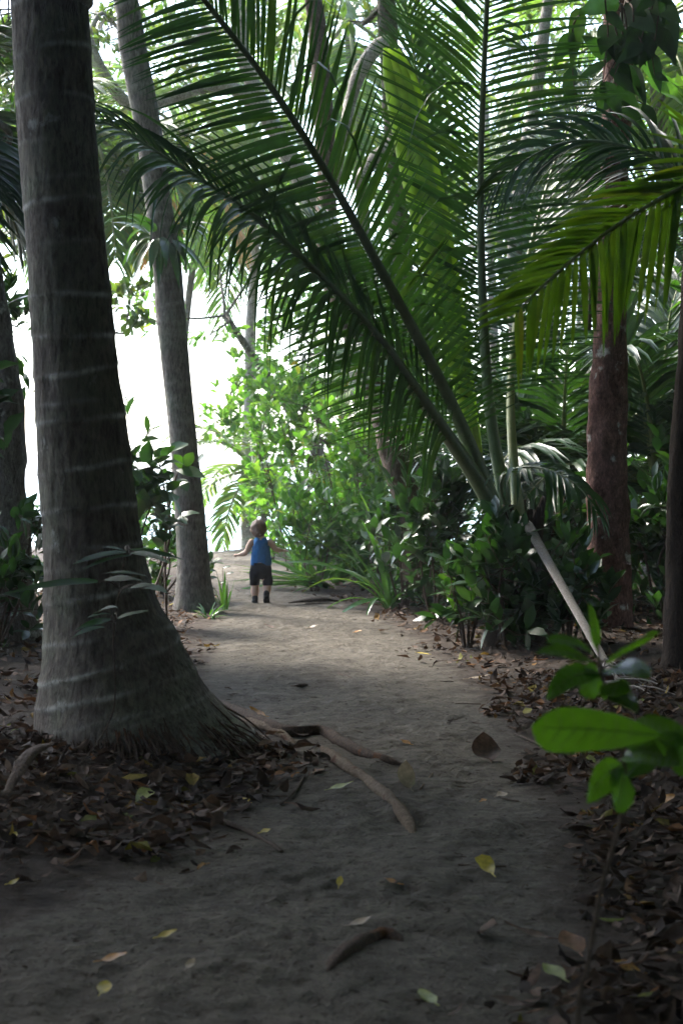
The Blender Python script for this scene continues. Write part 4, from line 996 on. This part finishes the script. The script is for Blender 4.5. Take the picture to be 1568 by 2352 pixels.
# ------------------------------------------------------------------ roots, sticks
def groundtube(name, px, radii, mat, label, cat, group=None, lift=.3, rough=.42, seg=12, n=50):
    pts = []
    for (x, y), r in zip(px, radii):
        q = GP(x, y); q[2] += r * lift; pts.append(q)
    if radii[0] > .0075 or cat != 'stick': pts[0][2] -= radii[1] * 1.2; pts[-1][2] -= radii[-2] * 1.2
    mb = MB(); tube(mb, pts, radii, seg, 0, n, rough, 1.0, freq=14)
    return single(name, mb, M[mat], label, cat, group)
groundtube('surface_root', [(470, 1600), (540, 1640), (600, 1668), (660, 1692), (740, 1690), (785, 1715), (840, 1742), (900, 1760), (960, 1768)], [.024, .026, .029, .029, .027, .026, .024, .02, .008], 'root_dark', 'dark knotted root running from the thick palm\'s foot across the path', 'root', 'roots on the path', .8)
groundtube('surface_root', [(735, 1712), (760, 1745), (800, 1775), (840, 1800), (880, 1835), (915, 1870), (940, 1905), (955, 1930)], [.016, .024, .024, .022, .024, .024, .02, .006], 'root', 'smooth pale root slanting down the path below the dark root', 'root', 'roots on the path', .8)
groundtube('surface_root', [(735, 2250), (770, 2222), (800, 2196), (840, 2172), (880, 2160), (912, 2168), (925, 2180)], [.008, .019, .022, .022, .021, .017, .007], 'root_dark', 'short bent root poking from the sand in the near foreground', 'root', 'roots on the path', .55)
groundtube('fallen_branch', [(505, 1640), (580, 1668), (640, 1690), (690, 1715)], [.014, .02, .02, .008], 'root', 'pale bark covered branch lying beside the dark knotted root', 'branch', None, .8)
gk = 'sticks on the ground'
groundtube('stick', [(470, 1868), (520, 1895), (570, 1915), (610, 1938), (648, 1960)], [.007, .009, .009, .008, .006], 'twig', 'long thin stick lying left of the path below the thick palm', 'stick', gk, 1)
groundtube('stick', [(725, 1538), (770, 1548), (815, 1566), (870, 1592)], [.006, .008, .009, .005], 'twig', 'thin twig lying across the middle of the sand past the roots', 'stick', gk, 1, seg=7)
groundtube('stick', [(645, 1850), (680, 1818), (700, 1785)], [.005, .007, .004], 'twig', 'short twig standing off the litter left of the pale root', 'stick', gk, 1.2, seg=7)
groundtube('stick', [(660, 1578), (690, 1580), (715, 1572)], [.008, .012, .006], 'twig', 'short dark twig on the sand beyond the thick palm\'s foot', 'stick', gk, 1.2, seg=7)
groundtube('stick', [(965, 1815), (985, 1790), (1003, 1768)], [.005, .006, .004], 'root', 'little pale twig by the curled brown leaf', 'stick', gk, 1, seg=7)
groundtube('stick', [(1180, 1690), (1240, 1718), (1300, 1770)], [.005, .006, .004], 'twig', 'dark twig in the litter right of the curled dark leaf', 'stick', gk, 2, seg=7)
groundtube('stick', [(895, 1690), (930, 1700), (975, 1712)], [.005, .006, .004], 'twig', 'small twig half sunk in the sand above the dark root\'s tip', 'stick', gk, 1, seg=7)
# dark husk on the sand right of the toddler
mb = MB(); a, c = GP(662, 1390, .02), GP(775, 1385, .02)
tube(mb, [a, a * .7 + c * .3 + [0, 0, .015], a * .3 + c * .7 + [0, 0, .02], c], [.01, .05, .07, .03], 12, 0, 24, .15, .35)
single('palm_husk', mb, M['fibre'], 'dark flat palm husk lying on the path right of the toddler', 'husk')
# pale wooden bit near left: litter chunk
mb = MB(); a, c = GP(10, 1850, .03), GP(120, 1765, .1)
tube(mb, [a, (a + c) / 2 + [0, 0, .05], c], [.012, .032, .012], 10, 0, 20, .4, .35)
single('bark_chunk', mb, M['bark_brown'], 'curved piece of pale bark leaning in the litter at the left edge', 'bark')

# single fallen leaves on the path
def fallen(px, py, L, W, az, mat, label, tilt=.1, curl=.5, prof='ovate', name='fallen_leaf', fold=.25, z=.016):
    c = GP(px, py, z); a = R(az); d = np.array([math.cos(a) * math.cos(tilt), math.sin(a) * math.cos(tilt), math.sin(tilt)])
    mb = MB(); leaves(mb, c - d * L / 2 + [0, 0, abs(tilt) * L * .4 + .002], d, (0.1, -.15, 1), L, W, 0, 8, prof, fold, 0, .05, curl)
    # stalk
    e = c - d * L / 2 + [0, 0, abs(tilt) * L * .4 + .002]
    tube(mb, [e - d * L * .22, e - d * L * .1, e + d * .01], .0016, 5, 0, 5)
    return single(name, mb, M[mat], label, 'leaf', 'single leaves fallen on the path', c)
FL = [(1115, 2012, .095, .062, 110, 'yellow_leaf', 'bright pale yellow leaf with bitten edge alone on the sand', .15, .6, 'obovate'),
      (1112, 1748, .17, .13, 100, 'brown_leaf', 'large dark brown curled leaf cupped on the sand', .12, 1.3, 'ovate'),
      (928, 1812, .13, .075, 110, 'tan_leaf', 'curled brown leaf with pale underside by the pale root\'s end', .25, 1.8, 'ovate'),
      (785, 1820, .10, .036, 25, 'green_leaf', 'yellow green leaf tucked under the pale root', .1, .3, 'lance'),
      (930, 1717, .055, .04, 150, 'orange_leaf', 'small orange yellow leaf just above the dark root', .1, .5, 'ovate'),
      (240, 2290, .055, .035, 80, 'yellow_leaf', 'small yellow green leaf at the bottom left', .1, .3, 'ovate'),
      (262, 2222, .07, .036, 5, 'orange_leaf', 'orange leaf above the small yellow green leaf at bottom left', .1, .4, 'ovate'),
      (385, 2165, .055, .028, 25, 'yellow_leaf', 'small dull yellow leaf on the bare dark sand', .1, .4, 'ovate'),
      (437, 2235, .045, .022, 70, 'tan_leaf', 'small buff leaf near the bottom on bare sand', .1, .5, 'ovate'),
      (980, 2312, .07, .04, 120, 'green_leaf', 'pale green oval leaf at the bottom of the picture', .05, .3, 'ovate'),
      (1270, 2255, .085, .05, 120, 'green_leaf', 'grey green oval leaf at the litter edge by the thin stem', .08, .3, 'ovate'),
      (1310, 2192, .095, .07, 110, 'pink_leaf', 'pinkish brown leaf beside the nearest sapling\'s stem', .2, .4, 'ovate'),
      (1437, 2245, .07, .05, 160, 'orange_leaf', 'orange leaf in the litter right of the nearest stem', .15, .4, 'ovate'),
      (1525, 1855, .09, .06, 20, 'orange_leaf', 'orange brown leaf in the litter at the right edge', .15, .4, 'ovate'),
      (566, 1851, .045, .026, 130, 'yellow_leaf', 'small clear yellow leaf on dark soil below the thick palm', .1, .3, 'ovate'),
      (610, 1923, .04, .025, 30, 'yellow_leaf', 'tiny yellow leaf touching the long thin stick', .1, .3, 'ovate'),
      (330, 1846, .085, .07, 60, 'green_leaf', 'round yellow green leaf in the litter under the thick palm', .2, .4, 'obovate'),
      (30, 1938, .05, .03, 70, 'yellow_leaf', 'yellow leaf in the litter at the left edge', .2, .3, 'ovate'),
      (40, 2042, .05, .03, 20, 'yellow_leaf', 'yellow leaf at the lower edge of the left litter', .1, .3, 'ovate'),
      (590, 1650, .10, .05, 150, 'orange_leaf', 'orange and cream leaf on the pale branch by the palm\'s foot', .15, .6, 'ovate'),
      (1100, 1565, .14, .03, 10, 'tan_leaf', 'long tan leaf in the litter right of the path', .05, .3, 'lance'),
      (968, 1508, .09, .035, 170, 'yellow_leaf', 'straw yellow leaf at the right edge of the sand', .05, .2, 'lance'),
      (822, 1457, .06, .035, 10, 'orange_leaf', 'orange leaf on the far sand beyond the twig', .1, .3, 'ovate'),
      (720, 1447, .09, .04, 0, 'tan_leaf', 'pale tan leaf on the far sand in front of the toddler\'s track', .1, .5, 'ovate'),
      (618, 1446, .09, .035, 160, 'brown_leaf', 'dark leaf on the sand just behind the toddler', .1, .5, 'ovate'),
      (1110, 1850, .03, .02, 40, 'orange_leaf', 'tiny orange leaf on the sand right of the pale root', .05, .2, 'ovate'),
      (830, 2137, .07, .03, 20, 'tan_leaf', 'olive tan leaf beside the bent foreground root', .1, .5, 'lance'),
      (900, 2042, .05, .025, 160, 'orange_leaf', 'small rusty leaf on the sand below the pale root', .1, .4, 'ovate'),
      (780, 2045, .04, .02, 80, 'yellow_leaf', 'small dull yellow leaf standing on edge in the middle foreground', .5, .2, 'ovate'),
      (1165, 2325, .085, .04, 175, 'brown_leaf', 'brown leaf lying flat at the bottom right of the sand', .06, .4, 'ovate'),
      (1150, 1838, .05, .04, 40, 'tan_leaf', 'small square buff leaf right of the tiny orange leaf', .06, .2, 'obovate'),
      (1205, 2165, .12, .035, 170, 'brown_leaf', 'long dark leaf on the sand left of the pinkish leaf', .1, .5, 'lance')]
for q in FL: fallen(*q)

# ------------------------------------------------------------------ unseen grove trees, added overhead and around to shade the path
cano = None
def canopy(loc, rz, s, label):
    global cano
    if cano is None:
        cano = tree('added_canopy_tree', label, [(0, 0, -.1), (.15, 0, 3), (-.1, .1, 6.2)], [.22, .17, .1], [((0, 0, 8.6), (3.9, 3.9, 1.9), 900)], 'leaf_canopy', .38, .2, 'bark_grey', per=7, S=2, seg=12, n=30, group='unseen trees added to shade the path', gap=.02)
        cano.location = loc; cano.rotation_euler = (0, 0, rz); cano.scale = (s,) * 3
        return cano
    return copy_thing(cano, loc, rz, label, s)
CN = [(-2.8, 3.2, .3, 1.0), (2.5, 3.0, 1.2, 1.0), (-3.6, 8.2, 2.2, 1.1), (3.5, 7.8, 3.1, 1.1), (-4.3, 11.2, .7, 1.2), (4.3, 11.3, 1.7, 1.25), (0.2, -2.0, .8, 1.0), (-3.5, -2, 4.0, 1.05), (3.4, -3, 5.0, 1.1), (0, -6.5, 5.6, 1.1), (-6, -6, 1.7, 1.2), (6, -6, 2.7, 1.2), (6.3, 2.5, 4.4, 1.1), (7.2, 7.5, 2.0, 1.1), (5.2, 12.5, 3.3, 1.1), (8.0, 18, 5.3, 1.15), (-2.7, 6.0, .4, 1.15), (9, 13, .5, 1.2), (8.5, 21, 1.5, 1.3), (-8, 12.5, 2.5, 1.1)]
for k, (x, y, rz, s) in enumerate(CN):
    canopy((x, y, float(hgt(x, y))), rz, s, 'unseen tree with a spreading leafy crown, added to shade the path')
under = None  # unseen bushy trees, added to stop light entering from the sides and behind
for k, (x, y, rz, sc) in enumerate([(-4.6, 1.0, 0, 1), (-7.0, 5.0, 1, 1), (4.4, 0.5, 3, 1), (4.6, 4.6, 4, 1), (5.0, 8.8, 5, 1), (5.4, 13.0, 6, 1.05), (-3.8, -3.4, .5, 1), (-.6, -5.4, 1.5, 1.1), (3.0, -4.4, 2.5, 1.05), (6.2, 17.5, 3.5, 1.1), (7.0, 22, 4.5, 1.2), (8.5, 7, .2, 1.2), (9.5, 16, 1.2, 1.2), (-8, 1, 2.2, 1.2), (8, -1, 3.1, 1.2), (0.5, -9, 3.1, 1.3), (-5, -8, 1.1, 1.3), (5.5, -8, 4.1, 1.3)]):
    if under is None:
        under = tree('added_understory_tree', 'unseen bushy tree added to block light from the side', [(0, 0, -.1), (.1, 0, 2), (-.1, .1, 3.4)], [.1, .08, .05], [((0, 0, 3.6), (2.4, 2.4, 3.3), 900)], 'leaf_mid', .36, .18, 'bark_grey', per=7, S=2, seg=10, n=24, group='unseen bushy trees added to block light', gap=-.05)
        under.location = (x, y, 0)
    else: copy_thing(under, (x, y, 0), rz, 'unseen bushy tree added to block light from the side', sc)
# ------------------------------------------------------------------ the toddler
def simple(name, c, rough=.7, spec=.3, n=None):
    m, nt, b = newmat(name)
    col = c if n is None else ramp(nt, noise(nt, n[0], 4, objcoord(nt, n[2] if len(n) > 2 else (1, 1, 1))), [(.3, tuple(x * (1 - n[1]) for x in c)), (.7, tuple(min(1, x * (1 + n[1])) for x in c))])
    if n is None: b.inputs['Base Color'].default_value = (*c, 1)
    else: nt.links.new(col, b.inputs['Base Color'])
    b.inputs['Roughness'].default_value = rough; b.inputs['Specular IOR Level'].default_value = spec
    return m
M['skin'] = simple('skin', (.56, .36, .27), .5, .35, (12, .1))
M['skin'].node_tree.nodes['Principled BSDF'].inputs['Subsurface Weight'].default_value = .12
M['skin'].node_tree.nodes['Principled BSDF'].inputs['Subsurface Radius'].default_value = (.02, .008, .004)
M['hair'] = simple('brown_hair', (.14, .085, .055), .55, .4, (60, .45, (1, 1, .25)))
M['blue'] = simple('blue_cotton', (.02, .115, .30), .85, .2, (40, .15))
M['black'] = simple('black_cotton', (.008, .009, .013), .9, .15, (40, .3))
M['shoe'] = simple('black_shoe', (.007, .007, .009), .6, .3)
M['sole'] = simple('shoe_sole', (.03, .03, .032), .8, .2)
M['eye_white'] = simple('eye_white', (.7, .7, .68), .2)
M['iris'] = simple('iris', (.05, .08, .11), .2)
M['lip'] = simple('lip', (.45, .2, .17), .5)

KO = G(-.755, 15.15)   # the child stands here, facing away from the camera
K = thing('person', 'toddler in blue tank top and black shorts walking away with arms held out', 'person', KO)
def ball(mb, c, r, seg=16):
    c = np.asarray(c, float); r = np.broadcast_to(np.asarray(r, float), 3); n = seg // 2 + 1
    ph = np.linspace(0.02, math.pi - .02, n); th = np.linspace(0, 2 * math.pi, seg, endpoint=False)
    v = np.stack([np.sin(ph)[:, None] * np.cos(th), np.sin(ph)[:, None] * np.sin(th), np.repeat(np.cos(ph)[:, None], seg, 1)], -1) * r + c
    i = np.arange(n - 1)[:, None] * seg; j = np.arange(seg)[None]; k = (j + 1) % seg
    f = np.stack([i + j, i + seg + j, i + seg + k, i + k], -1).reshape(-1, 4)
    a0, a1 = n * seg, n * seg + 1; jj = np.arange(seg); kk = (jj + 1) % seg
    vv = np.vstack([v.reshape(-1, 3), c + [0, 0, r[2]], c - [0, 0, r[2]]])
    f = np.vstack([f, np.stack([jj, kk, np.full(seg, a0), np.full(seg, a0)], 1), np.stack([(n - 1) * seg + kk, (n - 1) * seg + jj, np.full(seg, a1), np.full(seg, a1)], 1)])
    mb.add(vv, f)
def limb(mb, pts, rad, seg=14, flat=1.0):
    pts = np.asarray(pts, float)
    tube(mb, pts, rad, seg, 0, max(12, len(pts) * 6), 0, flat)
    ball(mb, pts[0], rad[0]); ball(mb, pts[-1], rad[-1])
def remesh(name, mb, mat, voxel, smooth=6, parent=None):
    me = mb.mesh(name, mat); o = bpy.data.objects.new(name, me); COL.objects.link(o)
    m = o.modifiers.new('r', 'REMESH'); m.mode = 'VOXEL'; m.voxel_size = voxel; m.use_smooth_shade = True
    s = o.modifiers.new('s', 'SMOOTH'); s.factor = .5; s.iterations = smooth
    dg = bpy.context.evaluated_depsgraph_get()
    nm = bpy.data.meshes.new_from_object(o.evaluated_get(dg))
    o.modifiers.clear(); o.data = nm; bpy.data.meshes.remove(me)
    nm.materials.clear(); nm.materials.append(mat)
    nm.polygons.foreach_set('use_smooth', np.ones(len(nm.polygons), bool))
    nm.name = name; o.parent = parent
    return o
# local frame: x right, y away from the camera (the way the child faces), z up
mb = MB()
ball(mb, (0, .005, .44), (.082, .066, .075)); ball(mb, (0, .015, .50), (.078, .064, .08)); ball(mb, (0, .0, .57), (.076, .052, .055))
ball(mb, (0, -.004, .395), (.080, .070, .07))
limb(mb, [(0, 0, .58), (0, .004, .645)], [.036, .034])
ball(mb, (-.022, .008, .705), (.0705, .078, .078), 24); ball(mb, (-.022, .035, .678), (.054, .05, .05))   # skull, cheeks and jaw
ball(mb, (-.022, .086, .685), (.012, .012, .010)); ball(mb, (-.022, .078, .694), (.008, .012, .014))        # nose
for s in (-1, 1):
    ball(mb, (-.022 + s * .071, .008, .690), (.010, .014, .020))                                           # ears
    ball(mb, (-.022 + s * .028, .068, .668), (.022, .02, .02))                                           # cheeks
    limb(mb, [(s * .042, 0, .36), (s * .052, .004, .25), (s * .056, .008, .19)], [.052, .048, .042])
# legs: the left planted, the right stepping with its heel lifted
limb(mb, [(-.052, .004, .24), (-.055, .014, .185), (-.056, .0, .125), (-.054, -.006, .05), (-.054, -.004, .03)], [.046, .037, .039, .027, .027])
limb(mb, [(.052, .006, .24), (.058, .022, .19), (.057, .002, .14), (.055, -.024, .075), (.054, -.028, .062)], [.046, .037, .04, .028, .027])
limb(mb, [(-.058, -.01, .022), (-.066, .05, .016)], [.022, .02]); limb(mb, [(.054, -.03, .055), (.054, .025, .02)], [.021, .02])
# arms, out to the sides and bent
def arm(pts, rad, hd, palm_n, s):
    limb(mb, pts, rad)
    w = np.asarray(pts[-1], float); hd = nz(np.asarray(hd, float)); pn = nz(np.asarray(palm_n, float) - hd * np.dot(palm_n, hd)); sd = np.cross(hd, pn)
    limb(mb, [w, w + hd * .018, w + hd * .034], [.0135, .016, .0155], 12, .62)
    for k, (o, l) in enumerate(((-.013, .025), (-.0045, .029), (.004, .027), (.0125, .021))):
        b = w + hd * .038 + sd * o; d1 = nz(hd + sd * o * 7); d2 = nz(d1 + pn * .55)
        limb(mb, [b - hd * .01, b + d1 * l * .5, b + d1 * l * .5 + d2 * l * .5], [.0048, .0045, .0036], 8)
    b = w + hd * .012 + sd * (-.014) * s; d1 = nz(hd * .7 - sd * s + pn * .25)
    limb(mb, [b, b + d1 * .014, b + d1 * .02 + hd * .011], [.0055, .005, .004], 8)
arm([(-.088, 0, .578), (-.112, -.006, .535), (-.132, -.008, .487), (-.165, .012, .468), (-.206, .03, .455)], [.031, .029, .026, .024, .016], (-.9, .25, -.12), (0, 0, -1), 1)
arm([(.086, 0, .578), (.11, .004, .548), (.135, .008, .51), (.165, .02, .503), (.192, .035, .497)], [.031, .029, .026, .024, .016], (.85, .4, -.12), (0, 0, -1), -1)
remesh('body', mb, M['skin'], .0042, 4, K)
# face
for s in (-1, 1):
    mb = MB(); ball(mb, (-.022 + s * .025, .0745, .700), (.0095, .007, .0065), 14)
    o = mb.build('eye', M['eye_white']); o.parent = K
    mb = MB(); ball(mb, (-.022 + s * .025, .0800, .700), (.0042, .0014, .0042), 12); q = mb.build('iris', M['iris']); q.parent = o
mb = MB(); tube(mb, [(-.037, .0835, .661), (-.022, .0885, .659), (-.007, .0835, .661)], [.0015, .004, .0015], 8, 0, 12, 0, .7); o = mb.build('mouth', M['lip']); o.parent = K
# hair: cap of short locks
mb = MB(); ball(mb, (-.022, .0, .713), (.0755, .080, .080), 28); ball(mb, (-.022, -.024, .683), (.066, .058, .062), 24)
remesh('hair_cap', mb, M['hair'], .006, 2, K).name = 'hair'
hair = [c for c in K.children if c.name.startswith('hair')][0]
co = np.empty(len(hair.data.vertices) * 3); hair.data.vertices.foreach_get('co', co); co = co.reshape(-1, 3)
for i in range(len(co)):
    p = co[i]
    h = mnoise.noise(Vector((p[0] * 110, p[1] * 110, p[2] * 26))) * .0035 + mnoise.noise(Vector((p[0] * 40, p[1] * 40, p[2] * 12))) * .004
    n = nz(p - np.array([-.022, 0, .70])); co[i] = p + n * h
    # pull the front of the cap back off the face, and under the ears
    if p[1] > .03 and p[2] < .735: co[i, 1] = .03 + (p[1] - .03) * .2; co[i] = np.array([-.022, 0, .70]) + (co[i] - np.array([-.022, 0, .70])) * .94
hair.data.vertices.foreach_set('co', co.ravel()); hair.data.update()
# clothes: shells lofted round the body
def loft(mb, secs, seg=40, wr=.0, fr=(3, 40), arm=None, thick=.004):
    """secs: (z, cx, cy, rx, ry); closed sleeve with wrinkles, inner face for thickness"""
    s = crom(np.array(secs, float), 44); n = len(s); th = np.linspace(0, 2 * math.pi, seg, endpoint=False)
    def ring(off):
        v = np.zeros((n, seg, 3))
        for i in range(n):
            z, cx, cy, rx, ry = s[i]
            for j in range(seg):
                c, q = math.cos(th[j]), math.sin(th[j])
                w = wr * (mnoise.noise(Vector((c * fr[0], q * fr[0], z * fr[1]))) + .6 * mnoise.noise(Vector((c * 6, q * 6, z * 15 + c * 4))))
                e = .86
                v[i, j] = (cx + math.copysign(abs(c) ** e, c) * (rx + off + w), cy + math.copysign(abs(q) ** e, q) * (ry + off + w), z)
        return v
    o, inn = ring(0), ring(-thick)
    i = np.arange(n - 1)[:, None] * seg; j = np.arange(seg)[None]; k = (j + 1) % seg
    f = np.stack([i + j, i + k, i + seg + k, i + seg + j], -1).reshape(-1, 4)
    j = np.arange(seg); k = (j + 1) % seg; N = n * seg
    rim = np.vstack([np.stack([j, j + N, k + N, k], 1), np.stack([(n - 1) * seg + j, (n - 1) * seg + k, (n - 1) * seg + k + N, (n - 1) * seg + j + N], 1)])
    mb.add(np.vstack([o.reshape(-1, 3), inn.reshape(-1, 3)]), np.vstack([f, f[:, ::-1] + N, rim]))
    return o
mb = MB()
loft(mb, [(.362, .002, .0, .097, .085), (.40, .002, .002, .096, .083), (.45, 0, .006, .091, .078), (.50, 0, .006, .083, .073), (.55, 0, .002, .080, .064), (.585, 0, 0, .072, .056), (.61, 0, .0, .056, .044), (.622, 0, .0, .045, .038)], 56, .0065, (2.2, 20))
top_ = part_top = mb.build('tank_top', M['blue']); top_.parent = K
# scoop arm holes and the back neckline, and let the hem ride up at the back
co = np.empty(len(top_.data.vertices) * 3); top_.data.vertices.foreach_get('co', co); co = co.reshape(-1, 3)
for i in range(len(co)):
    x, y, z = co[i]
    if z > .54:
        lim = .066 - .05 * max(0, z - .585)
        if abs(x) > lim: co[i, 0] = math.copysign(lim + (abs(x) - lim) * .15, x)
    if z < .40 and y < 0 and abs(x + .005) < .06:
        co[i, 2] += .026 * (1 - ((x + .005) / .06) ** 2) * min(1, (.40 - z) / .02)
    if z > .6 and abs(x) < .03 and y < 0: co[i, 2] -= .012 * (1 - (x / .03) ** 2)
top_.data.vertices.foreach_set('co', co.ravel()); top_.data.update()
# shorts: waist and two legs in one cloth
mb = MB()
limb(mb, [(0, -.002, .37), (0, -.004, .32)], [.088, .092], 30, .86)
for s in (-1, 1):
    limb(mb, [(s * .042, -.003, .33), (s * .054, .0, .27), (s * .062, .003, .19)], [.062, .052, .047], 26, .98)
o = remesh('shorts', mb, M['black'], .006, 4, K)
co = np.empty(len(o.data.vertices) * 3); o.data.vertices.foreach_get('co', co); co = co.reshape(-1, 3)
co[:, 2] = np.clip(co[:, 2], .172, .384)
for i in range(len(co)):
    p = co[i]; w = .009 * mnoise.noise(Vector((p[0] * 22, p[1] * 22, p[2] * 12)))
    co[i, 0] += w; co[i, 1] += w
o.data.vertices.foreach_set('co', co.ravel()); o.data.update()
# shoes
for s, pts, rr in ((-1, [(-.054, -.03, .024), (-.06, .02, .022), (-.068, .075, .018)], [.027, .030, .024]), (1, [(.054, -.046, .066), (.055, -.01, .038), (.056, .03, .018)], [.027, .029, .026])):
    mb = MB(); limb(mb, pts, rr, 18, .9); p0 = np.array(pts[0])
    limb(mb, [p0 + [0, .01, .012], p0 + [0, .014, .034]], [.028, .029], 16)
    sh = remesh('shoe', mb, M['shoe'], .005, 3, K)
    mb = MB(); P_ = np.array(pts, float); dz = np.array([0, .0, -.021]) if s < 0 else np.array([0, -.014, -.017])
    tube(mb, P_ + dz, np.array(rr) * 1.0, 18, 0, 20, 0, .22); so = mb.build('sole', M['sole']); so.parent = sh

# ------------------------------------------------------------------ thin volume added to soften the view like lens bloom
mb = MB(); x, y0, y1, z0, z1 = 1520, -1520, 1520, -8, 16
v = [(a, b, c) for a in (-x, x) for b in (y0, y1) for c in (z0, z1)]
mb.add(v, [(0, 1, 3, 2), (4, 6, 7, 5), (0, 4, 5, 1), (2, 3, 7, 6), (0, 2, 6, 4), (1, 5, 7, 3)])
m = bpy.data.materials.new('added_haze_air'); m.use_nodes = True; nt = m.node_tree; nt.nodes.clear()
o = nt.nodes.new('ShaderNodeOutputMaterial'); vv = nt.nodes.new('ShaderNodeVolumePrincipled')
vv.inputs['Color'].default_value = (.9, .95, 1, 1); vv.inputs['Density'].default_value = .0014; vv.inputs['Anisotropy'].default_value = .5
nt.links.new(vv.outputs[0], o.inputs['Volume'])
h = mb.build('added_haze', m, smooth=False); h['kind'] = 'stuff'
